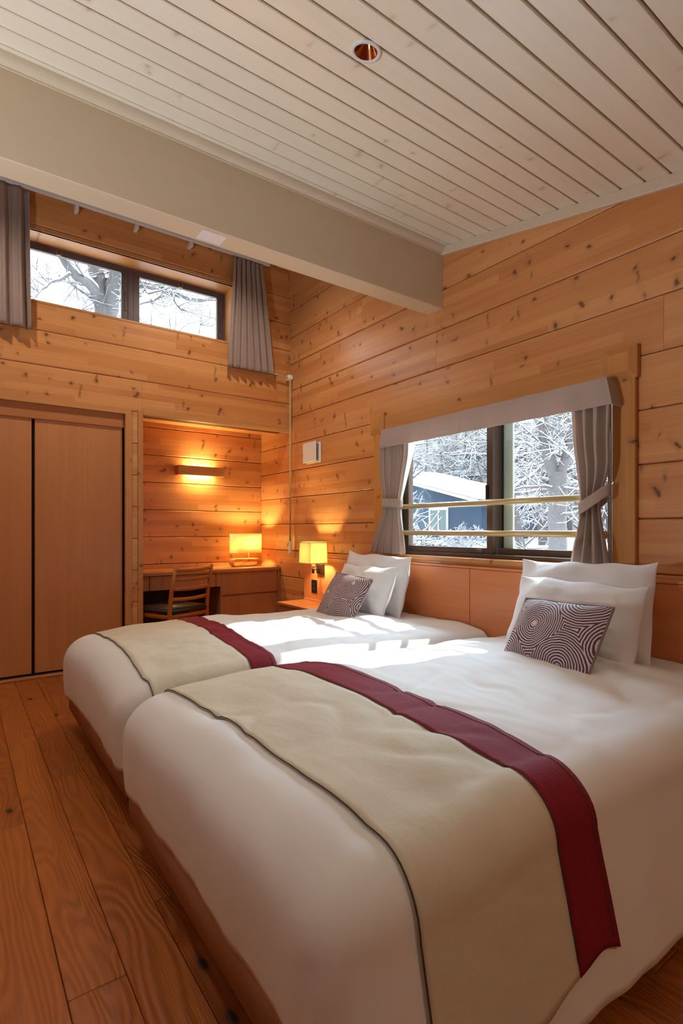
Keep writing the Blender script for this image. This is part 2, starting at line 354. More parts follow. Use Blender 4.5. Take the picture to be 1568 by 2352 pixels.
def board(parent, mt, wall, r, holes, c=.006, g=.0018):
    rects = [r]
    for h in holes: rects = [q for x in rects for q in sub_rect(x, h)]
    rects = [q for q in rects if q[1] - q[0] > .01 and q[3] - q[2] > .006]
    if not rects: return
    # one object for each lifted-apart piece
    todo = rects[:]; groups = []
    while todo:
        gset = [todo.pop()]; ch = True
        while ch:
            ch = False
            for q in todo[:]:
                if any(not (q[1] < p[0] - 1e-6 or q[0] > p[1] + 1e-6) and not (q[3] < p[2] - 1e-6 or q[2] > p[3] + 1e-6) for p in gset):
                    gset.append(q); todo.remove(q); ch = True
        groups.append(gset)
    for gset in groups:
        bm = bmesh.new()
        for a0, a1, z0, z1 in gset:
            zz0 = z0 + (g if abs(z0 - r[2]) < 1e-6 else 0); zz1 = z1 - (g if abs(z1 - r[3]) < 1e-6 else 0)
            c0 = c if abs(z0 - r[2]) < 1e-6 else 0; c1 = c if abs(z1 - r[3]) < 1e-6 else 0
            a1_, a0_ = a1 - .0006, a0 + .0006
            if wall == 'R': addprism(bm, [(XR + c0, zz0), (XR, zz0 + c0 + 1e-4), (XR, zz1 - c1 - 1e-4), (XR + c1, zz1), (XR + .02, zz1), (XR + .02, zz0)] if True else 0, 'Y', a0_, a1_)
            else:
                yy = wall
                addprism(bm, [(yy + c0, zz0), (yy, zz0 + c0 + 1e-4), (yy, zz1 - c1 - 1e-4), (yy + c1, zz1), (yy + .02, zz1), (yy + .02, zz0)], 'X', a0_, a1_)
        fin(bm, 'wall_board', mt, parent)
joints = {3: [1.155], 4: [2.62], 5: [2.62, 4.05], 6: [3.45], 7: [3.40], 8: [3.4], 2: [-.4], 1: [-.2], 0: [.3]}
for k in range(-5, 11):
    z0, z1 = max(0, ZS + k * D), ZS + (k + 1) * D
    if z1 <= .02: continue
    ys = max(YF, 1.098 + (z0 - 2.752) / .195 - .25) if z0 > 2.1 else YF; ys = min(ys, 2.4)
    js = [ys] + [j for j in joints.get(k, []) if j > ys] + [YA]
    for a, b_ in zip(js, js[1:]):
        board(wr, M['pine_y'], 'R', (a, b_, z0, min(z1, 3.98)), [(WY0, WY1, WZ0, WZ1)])
# ---- back wall with the clerestory window, the wardrobe recess and the desk alcove
CX0, CX1, CZ0, CZ1 = .10, 2.085, 2.845, 3.37
WDX0, WDX1, WDZ = -1.0, 1.126, 2.07
AX0, AZ = 1.262, 2.105
YW = YB + .27
wb = boxes('wall_back', M['seam'], [(XL - .1, WDX0, YB + .02, YW, -.12, 4.1), (WDX1, AX0, YB + .02, YW, -.12, WDZ), (WDX0, XR + .02, YB + .02, YW, WDZ + .035, CZ0 - .018), (WDX0, WDX1, YB + .02, YW, WDZ, WDZ + .035),
      (XL - .1, CX0 - .018, YB + .02, YW, WDZ, 4.1), (CX1 + .018, XR + .02, YB + .02, YW, CZ0 - .018, 4.1), (CX0 - .018, CX1 + .018, YB + .02, YW, CZ1 + .018, 4.1)])
tag(wb, kind='structure', label='knotty pine log-board wall with the clerestory window')
ZB = ZS + .52 * D
holes = [(CX0, CX1, CZ0, CZ1), (WDX0, WDX1, 0, WDZ), (AX0, XR + .1, 0, AZ)]
for k in range(-5, 11):
    z0, z1 = max(0, ZB + k * D), min(ZB + (k + 1) * D, 3.98)
    if z1 <= .02: continue
    js = [XL, XR]
    for a, b_ in zip(js, js[1:]): board(wb, M['pine_x'], YB, (a, b_, z0, z1), holes)
# window reveal lining
boxes('reveal_lining', M['trim_x'], [(CX0, CX1, YB - .004, YB + .26, CZ1, CZ1 + .018), (CX1, CX1 + .018, YB - .004, YB + .26, CZ0, CZ1 + .018), (CX0 - .018, CX0, YB - .004, YB + .26, CZ0, CZ1 + .018), (CX0, CX1, YB - .004, YB + .26, CZ0 - .018, CZ0)], .001, wb)
# ---- alcove
wa = boxes('wall_alcove', M['seam'], [(AX0 - .1, XR + .02, YA + .02, YA + .12, -.12, AZ + .2)]); tag(wa, kind='structure', label='knotty pine wall at the back of the desk alcove')
for k in range(-5, 5):
    z0, z1 = max(0, ZB + k * D), min(ZB + (k + 1) * D, AZ + .06)
    if z1 > z0 + .02: board(wa, M['pine_x'], YA, (AX0, XR, z0, z1), [])
boxes('alcove_soffit', M['trim_x'], [(AX0 - .02, XR, YB + .022, YA + .02, AZ + .04, AZ + .06)], .001, wa)
boxes('alcove_side', M['pine_end'], [(AX0 - .022, AX0, YB + .022, YA + .02, 0, AZ + .06)], .001, wa)
boxes('alcove_header_edge', M['trim_x'], [(AX0, XR, YB - .001, YB + .03, AZ - .03, AZ + .04)], .002, wa)
# ---- walls out of view
wl = boxes('wall_left', M['pine_y'], [(XL - .1, XL, YF - .1, YB + .2, -.12, 4.1)]); tag(wl, kind='structure', label='pine wall left of the camera')
wf = boxes('wall_front', M['pine_x'], [(XL - .1, XR + .15, YF - .1, YF, -.12, 2.4)]); tag(wf, kind='structure', label='pine wall behind the camera')
def rel(o, p): o.parent = p; o.matrix_parent_inverse = Matrix.Translation(p.location).inverted(); return o
# ---- trims
def trimlabel(o, l): return tag(o, kind='structure', label=l)
t = bmesh.new()                                                      # cove along the beam
n = 7; r = .045
prof = [(BY0, zc(BY0) - .052)] + [(BY0 - .008, zc(BY0) - .052)] + [(BY0 - .008 - r * math.sin(i / n * PI / 2) * .8, zc(BY0) - .046 + .046 * (1 - math.cos(i / n * PI / 2))) for i in range(n + 1)] + [(BY0, zc(BY0))]
addprism(t, prof, 'X', XL, XR - .001); trimlabel(fin(t, 'trim_1', M['cream']), 'rounded cream moulding along the top of the beam')
t = bmesh.new()                                                      # trim along the right wall under the ceiling
y0, y1 = YF, BY0
v = []
for yy in (y0, y1):
    for dx, dz in ((0, -.056), (-.016, -.056), (-.02, -.05), (-.02, -.001), (0, -.001)): v.append(t.verts.new((XR + dx, yy, zc(yy) + dz)))
for i in range(5): t.faces.new((v[i], v[(i + 1) % 5], v[5 + (i + 1) % 5], v[5 + i]))
t.faces.new(v[:5]); t.faces.new(v[9:4:-1]); trimlabel(fin(t, 'trim_2', M['cream']), 'cream moulding where the ceiling meets the pine wall')
# casing of wardrobe and alcove
c1 = boxes('trim_3', M['trim_x'], [(XL, WDX1 + .05, YB - .014, YB + .03, WDZ - .004, WDZ + .044)], .002); trimlabel(c1, 'pine casing over the wardrobe doors')
c2 = boxes('trim_4', M['trim_zx'], [(WDX1, WDX1 + .054, YB - .015, YB + .05, 0, WDZ - .004)], .002); trimlabel(c2, 'upright pine casing right of the wardrobe doors')
c3 = boxes('trim_5', M['trim_zx'], [(AX0 - .036, AX0 + .006, YB - .015, YB + .05, 0, AZ + .005)], .002); trimlabel(c3, 'upright pine casing left of the desk alcove')
for k in range(-5, 4):                                               # short board ends between the casings
    z0, z1 = max(0.001, ZB + k * D), min(ZB + (k + 1) * D, AZ)
    if z1 > z0 + .01: box('board_end', M['pine_end'], WDX1 + .054, AX0 - .036, YB - .006, YB + .018, z0 + .002, z1 - .003, .002, wb)
c4 = boxes('trim_6', M['trim_x'], [(AX0 + .006, XR, YB - .01, YB, AZ - .028, AZ + .006)], .002); trimlabel(c4, 'thin pine edge over the desk alcove opening')
# ---- ceiling beam
bm_ = bmesh.new(); addprism(bm_, [(BY0 + .004, BZ), (BY1, BZ), (BY1, 3.2), (BY0, 3.2), (BY0, BZ + .004)], 'X', XL, XR - .001)
beam = fin(bm_, 'ceiling_beam', M['beam']); tag(beam, 'thick cream-painted beam crossing the room under the ceiling', 'beam')
box('cover_plate', M['white_track'], 1.0, 1.13, BY0 + .02, BY1 - .02, BZ - .003, BZ, .001, beam)

# ================================================================== WINDOW 1 (big sliding window)
w1 = empty('window_1', (XR, 2.2, WZ0)); tag(w1, kind='structure', label='bronze sliding window looking onto the snowy wood')
XG = XR + .072
fr = lambda name, m, l, c=.002: rel(boxes(name, m, l, c), w1)
fr('frame', M['bronze'], [(XR + .02, XR + .14, WY0, WY1, WZ0, WZ0 + .03), (XR + .02, XR + .14, WY0, WY1, WZ1 - .04, WZ1), (XR + .02, XR + .14, WY0, WY0 + .035, WZ0 + .03, WZ1 - .04), (XR + .02, XR + .14, WY1 - .035, WY1, WZ0 + .03, WZ1 - .04)])
def sash(y0, y1, x0, x1, s0, s1, bot=.04, top=.045):
    z0, z1 = WZ0 + .03, WZ1 - .04
    o = fr('sash', M['bronze'], [(x0, x1, y0, y0 + s0, z0, z1), (x0, x1, y1 - s1, y1, z0, z1), (x0, x1, y0 + s0, y1 - s1, z0, z0 + bot), (x0, x1, y0 + s0, y1 - s1, z1 - top, z1)])
    p = boxes('pane', M['glass'], [((x0 + x1) / 2 - .003, (x0 + x1) / 2 + .003, y0 + s0, y1 - s1, z0 + bot, z1 - top)]); p.parent = o; p.matrix_parent_inverse = o.matrix_world.inverted()
    return o
sash(2.175, WY1 - .035, XR + .045, XR + .078, .048, .05)
sash(WY0 + .035, 2.19, XR + .092, XR + .125, .05, .022)
fr('screen_frame', M['pale_alu'], [(XR + .128, XR + .146, 2.085, 2.155, WZ0 + .03, WZ1 - .04), (XR + .128, XR + .146, 2.155, 2.175, WZ0 + .03, WZ1 - .04)], .004)
fr('gasket', M['black'], [(XR + .126, XR + .128, 2.155, 2.172, WZ0 + .03, WZ1 - .04)], 0)
fr('latch', M['black'], [(XR + .03, XR + .045, 2.205, 2.222, 1.30, 1.40)], .003)
fr('sash_lock', M['bronze_dark'], [(XR + .036, XR + .045, 2.25, 2.30, WZ0 + .036, WZ0 + .062)], .003)
for z in (1.283, 1.094):
    rel(tube('guard_rail', M['rail'], [(XR - .045, 1.40, z), (XR - .045, 3.02, z)], .0175, 16), w1)
# casing
tr = empty('trim_7', (XR, 2.2, WZ0)); trimlabel(tr, 'pine casing with pyramid corner blocks around the big window')
cs = lambda name, m, l, c=.003: rel(boxes(name, m, l, c), tr)
cs('post', M['trim_z'], [(XR - .03, XR, 1.27, 1.385, .925, 1.88)]); cs('post', M['trim_z'], [(XR - .03, XR, 3.15, 3.262, .925, 1.88)])
cs('header', M['trim_y'], [(XR - .022, XR, 1.385, 3.15, 1.86, 1.992)])
cs('head_jamb', M['trim_y'], [(XR, XR + .02, WY0, WY1, WZ1 - .002, WZ1 + .001)], 0)
cs('sill', M['trim_y'], [(XR - .05, XR + .03, 1.34, 3.19, .905, .935)], .004)
cs('apron', M['trim_y'], [(XR - .022, XR, 1.36, 3.17, .86, .905)])
cs('plinth', M['trim_z'], [(XR - .036, XR, 1.245, 1.40, .893, .928)]); cs('plinth', M['trim_z'], [(XR - .036, XR, 3.14, 3.275, .893, .928)])
def corner_block(y0, y1, z0, z1):
    b = bmesh.new(); x0, x1, x2 = XR, XR - .03, XR - .052; i = .034
    o = [(x0, y0, z0), (x0, y1, z0), (x0, y1, z1), (x0, y0, z1)]; m_ = [(x1, y0, z0), (x1, y1, z0), (x1, y1, z1), (x1, y0, z1)]
    t_ = [(x2, y0 + i, z0 + i), (x2, y1 - i, z0 + i), (x2, y1 - i, z1 - i), (x2, y0 + i, z1 - i)]
    V = [b.verts.new(p) for p in o + m_ + t_]
    for L0 in (0, 4):
        for j in range(4): b.faces.new((V[L0 + j], V[L0 + (j + 1) % 4], V[L0 + 4 + (j + 1) % 4], V[L0 + 4 + j]))
    b.faces.new(V[8:]); b.faces.new(V[3::-1]); rel(fin(b, 'corner_block', M['trim_z']), tr)
corner_block(1.26, 1.425, 1.855, 2.015); corner_block(3.14, 3.305, 1.86, 2.015)
# ================================================================== WINDOW 2 (clerestory)
w2 = empty('window_2', (1.1, YB, CZ0)); tag(w2, kind='structure', label='clerestory window with two dark frames high on the back wall')
f2 = lambda name, m, l, c=.002: rel(boxes(name, m, l, c), w2)
ya, yb = YB + .20, YB + .255
f2('frame', M['bronze_dark'], [(CX0, CX1, ya, yb, CZ0, CZ0 + .03), (CX0, CX1, ya, yb, CZ1 - .018, CZ1), (CX0, CX0 + .04, ya, yb, CZ0 + .03, CZ1 - .018), (CX1 - .022, CX1, ya, yb, CZ0 + .03, CZ1 - .018), (1.20, 1.245, ya, yb, CZ0 + .03, CZ1 - .018)])
for a, b_ in ((CX0 + .04, 1.20), (1.245, CX1 - .022)):
    z0, z1 = CZ0 + .03, CZ1 - .018; yy0, yy1 = ya + .006, ya + .04; s = .052
    so = f2('sash', M['bronze_dark'], [(a, a + s, yy0, yy1, z0, z1), (b_ - s, b_, yy0, yy1, z0, z1), (a + s, b_ - s, yy0, yy1, z0, z0 + .03), (a + s, b_ - s, yy0, yy1, z1 - .036, z1)])
    for nm, mm, bb in (('pane', M['glass'], [(a + s, b_ - s, (yy0 + yy1) / 2 - .003, (yy0 + yy1) / 2 + .003, z0 + .03, z1 - .036)]),
                       ('catch', M['steel'], [((a + b_) / 2 - .022, (a + b_) / 2 - .014, yy0 - .016, yy0, z1 - .045, z1 - .005), ((a + b_) / 2 + .014, (a + b_) / 2 + .022, yy0 - .016, yy0, z1 - .045, z1 - .005), ((a + b_) / 2 - .022, (a + b_) / 2 + .022, yy0 - .02, yy0 - .012, z1 - .04, z1 - .03)]),
                       ('hinge', M['bronze'], [(b_ - .03, b_ - .012, yy0 - .008, yy0, z0 + .12, z0 + .28)])):
        p = boxes(nm, mm, bb, 0 if nm == 'pane' else .001); p.parent = so; p.matrix_parent_inverse = so.matrix_world.inverted()

# ================================================================== WARDROBE
wd = empty('built_in_wardrobe', (.5, YB, 0)); tag(wd, 'built-in wardrobe with plain reddish sliding doors', 'wardrobe')
yd = YB + .03
rel(box('carcass', M['dark_gap'], WDX0, WDX1, YB + .12, YB + .14, 0, WDZ, 0), wd)
rel(box('header_board', wood('wardrobe_header', srgb(192, 126, 74), srgb(164, 98, 54), 'X', 'Z', 0, 0, 1.0, .4), WDX0, WDX1 - .003, yd - .012, yd + .08, 1.955, WDZ, .003), wd)
rel(box('floor_track', M['veneer_x'], WDX0, WDX1, YB - .03, YB + .10, 0, .018, .003), wd)
rel(box('track_slot', M['dark_gap'], WDX0, WDX1, YB + .012, YB + .09, .018, .0205, 0), wd)
rel(box('door', M['veneer_z'], .484, WDX1 - .012, yd + .005, yd + .03, .03, 1.957, .002), wd)
rel(box('door', M['veneer_z'], -.22, .462, yd + .003, yd + .028, .03, 1.957, .002), wd)
rel(box('door', M['veneer_z'], -.93, -.24, yd + .005, yd + .03, .03, 1.957, .002), wd)
rel(box('gap_strip', M['dark_gap'], .455, .49, yd + .032, yd + .045, .02, 1.957, 0), wd)

# ================================================================== DESK, CHAIR, LAMPS IN THE ALCOVE
YD = 4.81; DZ = .737
dk = empty('desk', (1.97, YD, 0)); tag(dk, 'fitted wooden desk with drawers in the alcove', 'desk')
dd = lambda name, m, *a, c=.002: rel(box(name, m, *a, c), dk)
dd('desk_top', M['veneer_x'], AX0, XR - .004, YD - .012, YA - .002, DZ - .032, DZ, c=.003)
dd('side_upstand', M['veneer_x'], XR - .02, XR - .003, YD + .03, YA - .01, DZ, DZ + .014)
dd('apron_stile', M['veneer_zd'], AX0, 1.378, YD, YD + .02, .575, DZ - .032); dd('apron_stile', M['veneer_zd'], 1.998, 2.045, YD, YD + .02, .575, DZ - .032)
d1 = dd('drawer', M['veneer_zd'], 1.384, 1.993, YD - .001, YD + .02, .575, DZ - .036)
dd('kneehole_panel', M['kneehole'], AX0, 2.05, YA - .03, YA - .006, 0, DZ - .034)
dd('side_panel', M['veneer_zd'], 2.045, 2.062, YD + .004, YA - .006, 0, DZ - .032); dd('side_panel', M['veneer_zd'], 2.66, XR - .004, YD - .004, YA - .006, 0, DZ - .032)
dd('cabinet_body', M['dark_gap'], 2.062, 2.66, YD + .03, YA - .03, .04, DZ - .034)
for z0, z1 in ((.492, DZ - .034), (.265, .474), (.05, .25)):
    o = dd('drawer', M['veneer_zd'], 2.055, 2.656, YD - .001, YD + .024, z0, z1)
    g = box('finger_pull', M['veneer_x'], 2.055, 2.656, YD + .012, YD + .026, z0 - .016, z0 - .001, .001); g.parent = o; g.matrix_parent_inverse = o.matrix_world.inverted()
dd('pen_groove', M['dark_gap'], 1.36, 1.50, YD + .06, YD + .066, DZ, DZ + .0012, c=0)
# desk lamp
dl = empty('desk_lamp', (2.42, 5.05, DZ)); tag(dl, 'desk lamp with a cream shade on a bent oval wooden loop base', 'lamp')
def loop_mesh():
    b = bmesh.new(); ro, th, hw, dp = .040, .010, .165, .05
    path = []
    for cx_, a0 in ((hw - ro, -90), (-(hw - ro), 90)):
        for i in range(13): a = R(a0 + 180 * i / 12); path.append((cx_, a))
    O, I = [], []
    for cx_, a in path:
        for lst, rr in ((O, ro), (I, ro - th)): lst.append((cx_ + rr * math.cos(a), ro + rr * math.sin(a)))
    n_ = len(path); q = {}
    for key, lst in (('o', O), ('i', I)):
        for s in (-1, 1): q[key, s] = [b.verts.new((x, s * dp, z)) for x, z in lst]
    for i in range(n_):
        j = (i + 1) % n_
        b.faces.new((q['o', -1][i], q['o', -1][j], q['o', 1][j], q['o', 1][i])); b.faces.new((q['i', -1][j], q['i', -1][i], q['i', 1][i], q['i', 1][j]))
        for s in (-1, 1): b.faces.new((q['o', s][i], q['o', s][j], q['i', s][j], q['i', s][i]))
    return b
o = fin(loop_mesh(), 'base_loop', M['lamp_wood'], dl); o.location = (0, 0, .002)
tube('stem', M['steel'], [(.03, 0, .05), (.03, 0, .16)], .006, 10, dl)
def rr_shade(name, hx, hy, z0, z1, rad, mt, parent, taper=1., thick=.002, pleat=0, n=10):
    pts = []
    for sx, sy, a0 in ((1, 1, 0), (-1, 1, 90), (-1, -1, 180), (1, -1, 270)):
        for i in range(n + 1):
            a = R(a0 + 90 * i / n); pts.append((sx * (hx - rad) + rad * math.cos(a), sy * (hy - rad) + rad * math.sin(a)))
    b = bmesh.new(); m_ = len(pts)
    rings = []
    for k, (s, z) in enumerate(((1, z0), (taper, z1))):
        rings.append([b.verts.new((x * s, y * s, z)) for x, y in pts])
    for i in range(m_): b.faces.new((rings[0][i], rings[0][(i + 1) % m_], rings[1][(i + 1) % m_], rings[1][i]))
    o = fin(b, name, mt, parent, rad > .02); so = o.modifiers.new('thickness', 'SOLIDIFY'); so.thickness = thick; so.offset = 0
    return o
rr_shade('lamp_shade', .163, .075, .142, .336, .055, M['shade'], dl)
tube('cord', M['cord'], [(.03, .01, .05), (-.02, .02, .03), (-.06, .03, .012), (-.08, .06, .004)], .0025, 6, dl)
lamp('desk_lamp_bulb', 'POINT', (.045, 0, .25), 8, (1, .78, .36), parent=dl, shadow_soft_size=.025)
# wall light bar in the alcove
wlb = empty('wall_light', (1.99, YA, 1.70)); tag(wlb, 'long wooden wall light bar glowing up and down above the desk', 'wall light')
boxes('shield', M['trim_x'], [(-.238, .238, -.085, -.07, -.046, .046), (-.238, -.226, -.07, 0, -.046, .046), (.226, .238, -.07, 0, -.046, .046)], .002, wlb)
boxes('backplate', M['white_track'], [(-.12, .12, -.012, 0, -.03, .03)], .001, wlb)
tube('lamp_tube', emit('lamp_tube_glow', (1, .62, .22), 10), [(-.10, -.04, 0), (.12, -.04, 0)], .012, 10, wlb)
lamp('wall_light_glow', 'AREA', (.0, -.035, .03), 2.3, (1, .76, .32), (PI, 0, 0), parent=wlb, shape='RECTANGLE', size=.26, size_y=.04)
lamp('wall_light_glow', 'AREA', (.0, -.035, -.03), 2.3, (1, .76, .32), (0, 0, 0), parent=wlb, shape='RECTANGLE', size=.26, size_y=.04)
# chair
ch = empty('dining_chair', (0, 0, 0), 0); tag(ch, 'ladder-back wooden chair with dark leather seat drawn up to the desk', 'chair')
w = .20
def cpost(s):
    return [(s * (w + .012), .0, 0), (s * w, .012, .25), (s * w, .018, .43), (s * w, -.006, .62), (s * (w - .004), -.05, .815)]
for s in (-1, 1): tube('back_leg', M['chair_wood'], cpost(s), [.014, .018, .019, .017, .014], 12, ch)
for s in (-1, 1): tube('front_leg', M['chair_wood'], [(s * .225, .40, 0), (s * .22, .39, .42)], [.013, .018], 12, ch)
for z, yb_ in ((.79, -.043), (.712, -.027), (.632, -.009), (.548, .006)):
    pts = [(x, yb_ - .022 * (1 - (x / w) ** 2) , z - .008 * (1 - (x / w) ** 2)) for x in np.linspace(-w, w, 9)]
    tube('slat', M['chair_wood'], pts, .0155, 10, ch, .62)
seat = bmesh.new(); addprism(seat, [(-.21, .0), (.21, .0), (.235, .42), (.20, .45), (-.20, .45), (-.235, .42)], 'Z', .425, .468)
bmesh.ops.bevel(seat, geom=seat.edges[:], offset=.014, segments=3, affect='EDGES'); fin(seat, 'seat', M['leather'], ch, True)
for a, b_ in (((-.2, .015, .40), (.2, .015, .40)), ((-.2, .03, .40), (-.22, .39, .40)), ((.2, .03, .40), (.22, .39, .40)), ((-.22, .39, .40), (.22, .39, .40))):
    tube('seat_rail', M['chair_wood'], [a, b_], .019, 8, ch, .6)
for s in (-1, 1): tube('stretcher', M['chair_wood'], [(s * .205, .02, .2), (s * .222, .395, .2)], .011, 8, ch)
ch.location = (1.60, 4.405, 0); ch.rotation_euler = (0, 0, R(21.7))

# ================================================================== HEADBOARD, NIGHTSTAND, WALL THINGS
hb = empty('headboard', (XR, 2.3, 0)); tag(hb, 'long reddish wood headboard of joined panels along the pine wall', 'headboard')
XH = XR - .04
ed = [4.285, 3.285, 2.287, 1.287, .287]
for a, b_ in zip(ed, ed[1:]): rel(box('headboard_panel', M['veneer_y'], XH, XR - .002, b_ + .002, a - .002, .12, .868, .002), hb)
rel(box('headboard_cap', M['veneer_y'], XH - .004, XR - .002, .285, 4.287, .8695, .886, .003), hb)
ns = empty('nightstand', (2.5, 3.9, 0)); tag(ns, 'low reddish wooden bedside table between the far bed and the desk', 'bedside table')
rel(box('table_top', M['veneer_x'], 2.343, XH - .002, 3.52, 4.252, .446, .468, .002), ns); rel(box('drawer', M['veneer_zd'], 2.356, XH - .002, 3.54, 4.235, .30, .445, .003), ns)
rel(box('back_upstand', M['veneer_y'], XH - .018, XH - .002, 3.52, 4.252, .468, .482, .002), ns); rel(box('plinth_panel', M['veneer_zd'], 2.40, XH - .002, 3.58, 4.2, 0, .30, .002), ns)
ou = empty('wall_outlet', (XH, 4.10, .60)); tag(ou, 'small dark power outlet on the headboard below the bedside lamp', 'outlet')
box('outlet_plate', M['outlet'], -.006, 0, -.045, .045, -.06, .06, .002, ou)
for z in (-.02, .022): box('socket', M['steel'], -.0075, -.006, -.006, .006, z - .006, z + .006, .0005, ou)
bl = empty('bedside_lamp', (2.527, 3.935, .765)); tag(bl, 'square pleated cream lampshade on a dark bracket above the far bed', 'lamp')
sh = rr_shade('lamp_shade', .09, .09, .06, .24, .004, M['shade'], bl, .94, .002, n=2)
for z, s in ((.06, 1.), (.24, .94)): rr_shade('shade_trim', .0915 * s, .0915 * s, z - .003, z + .004, .004, M['shade_edge'], bl, 1., .002, n=2)
for sx in (-1, 1):
    for sy in (-1, 1): tube('shade_edge', M['shade_edge'], [(sx * .0905, sy * .0905, .06), (sx * .0905 * .94, sy * .0905 * .94, .24)], .0016, 5, bl)
bm_ = bmesh.new()
for k in range(24):
    tt = -.086 + .172 * (k + .5) / 24
    for sg in (-1, 1):
        addtube(bm_, [(sg * .0902, tt, .062), (sg * .0902 * .94, tt * .94, .238)], .0012, 3); addtube(bm_, [(tt, sg * .0902, .062), (tt * .94, sg * .0902 * .94, .238)], .0012, 3)
fin(bm_, 'shade_pleat', M['shade'], bl)['kind'] = 'stuff'
lathe('lamp_holder', M['white_pl'], [(0, .03), (.016, .03), (.016, .075), (0, .075)], 16, bl)
lathe('stem', M['brass'], [(0, -.03), (.011, -.03), (.011, .03), (0, .03)], 16, bl)
tube('arm', M['brass'], [(0, 0, .0), (.09, .05, .0)], .006, 8, bl)
box('wall_plate', M['brass'], .095, .119, .0, .10, -.04, .042, .003, bl)
lamp('bedside_lamp_bulb', 'POINT', (0, 0, .14), 6.2, (1, .80, .40), parent=bl, shadow_soft_size=.025)
vt = empty('wall_vent', (XR, 4.17, 1.83)); tag(vt, 'white square ventilation cover on the pine wall', 'vent')
box('back_frame', M['white_pl'], -.016, 0, -.125, .115, -.10, .085, .006, vt); box('louvre', M['steel'], -.028, -.016, -.10, .10, -.08, .07, .002, vt); box('front_cover', M['white_pl'], -.046, -.028, -.09, .13, -.092, .095, .006, vt)

# ceiling downlights
def cut_hole(x, y, r):
    me = bpy.data.meshes.new('c'); b = bmesh.new(); bmesh.ops.create_cone(b, cap_ends=True, segments=40, radius1=r, radius2=r, depth=.5); b.to_mesh(me); b.free()
    cu = bpy.data.objects.new('cutter', me); COL.objects.link(cu); cu.location = (x, y, zc(y)); cu.rotation_euler = (math.atan(.195), 0, 0)
    tg = [ce] + [o for o in ce.children if min(v.co.y for v in o.data.vertices) < y + r and max(v.co.y for v in o.data.vertices) > y - r]
    for o in tg: m_ = o.modifiers.new('hole', 'BOOLEAN'); m_.object = cu; m_.solver = 'EXACT'; m_.use_self = True
    dg = bpy.context.evaluated_depsgraph_get(); dg.update()
    new = [(o, bpy.data.meshes.new_from_object(o.evaluated_get(dg))) for o in tg]
    for o, m_ in new: o.modifiers.clear(); o.data = m_
    bpy.data.objects.remove(cu)
def downlight(x, y, label, z=None, w=None, c=(1, .90, .76)):
    if z is None: cut_hole(x, y, .047)
    o = empty('downlight', (x, y, (zc(y) if z is None else z) - .001)); o.rotation_euler = (math.atan(.195), 0, 0)
    tag(o, label, 'ceiling light', 'recessed ceiling downlights')
    lathe('trim_ring', M['white_track'], [(.041, -.0005), (.043, -.004), (.050, -.0055), (.056, -.003), (.0565, .001)], 40, o)
    lathe('reflector', M['copper'], [(.0425, -.003), (.028, .020), (.014, .041), (.013, .042)], 40, o)
    lathe('lens', M['led'], [(.0, .0405), (.0135, .0405)], 24, o)
    lathe('housing', M['black'], [(.0455, .001), (.046, .03), (.046, .07), (0, .2), (.0, .2)], 24, o)
    l = lamp('downlight_lamp', 'SPOT', (0, 0, -.012), w or DOWNLIGHT_W, c, parent=o, spot_size=R(130), spot_blend=.8, shadow_soft_size=.04)
    return o
downlight(1.191, 1.506, 'white-rimmed recessed downlight with a copper cone in the ceiling')
for dx_, lb in ((-.1, 'added downlight, hidden behind the beam above the wardrobe'), (1.7, 'added downlight, hidden behind the beam above the far bed')): downlight(dx_, 3.6, lb, 3.60 + .42 / 2.333 * (3.6 - BY0) - .09, 28)  # unseen lamps added to brighten the wardrobe and back wall
downlight(-.75, 1.6, 'unseen downlight added in the ceiling left of the camera')  # added out of view for general brightness
downlight(1.3, -1.1, 'unseen warm downlight added in the ceiling behind the camera', w=14, c=(1, .72, .44))  # added to throw warm light on the side of the near bed
downlight(-.75, -1.2, 'unseen downlight added in the ceiling corner behind the camera')  # another unseen fill lamp added to brighten the room

def uplighter(x, y, label, aim):  # builds a fill lamp, added out of view to light ceiling and bed ends
    o = empty('added_uplighter', (x, y, 0)); tag(o, label, 'floor lamp', 'uplighters added as fill light')
    lathe('base', M['bronze'], [(0, 0), (.14, 0), (.14, .015), (.02, .03), (0, .03)], 28, o); tube('pole', M['bronze'], [(0, 0, .02), (0, 0, .80)], .012, 12, o)
    lathe('bowl', M['white_track'], [(.0, .80), (.05, .81), (.13, .90), (.16, .96), (.157, .96), (.125, .905), (.045, .82), (0, .815)], 32, o)
    l = lamp('added_uplighter_bulb', 'SPOT', (0, 0, .97), FILL_UPLIGHT_W, (.78, .90, 1.0), parent=o, spot_size=R(150), spot_blend=.9, shadow_soft_size=.10)
    l.rotation_euler = Vector(aim).to_track_quat('-Z', 'Y').to_euler()
    return o
uplighter(-1.3, 1.75, 'bronze uplighter added out of view by the left wall', (.75, -.1, 1))
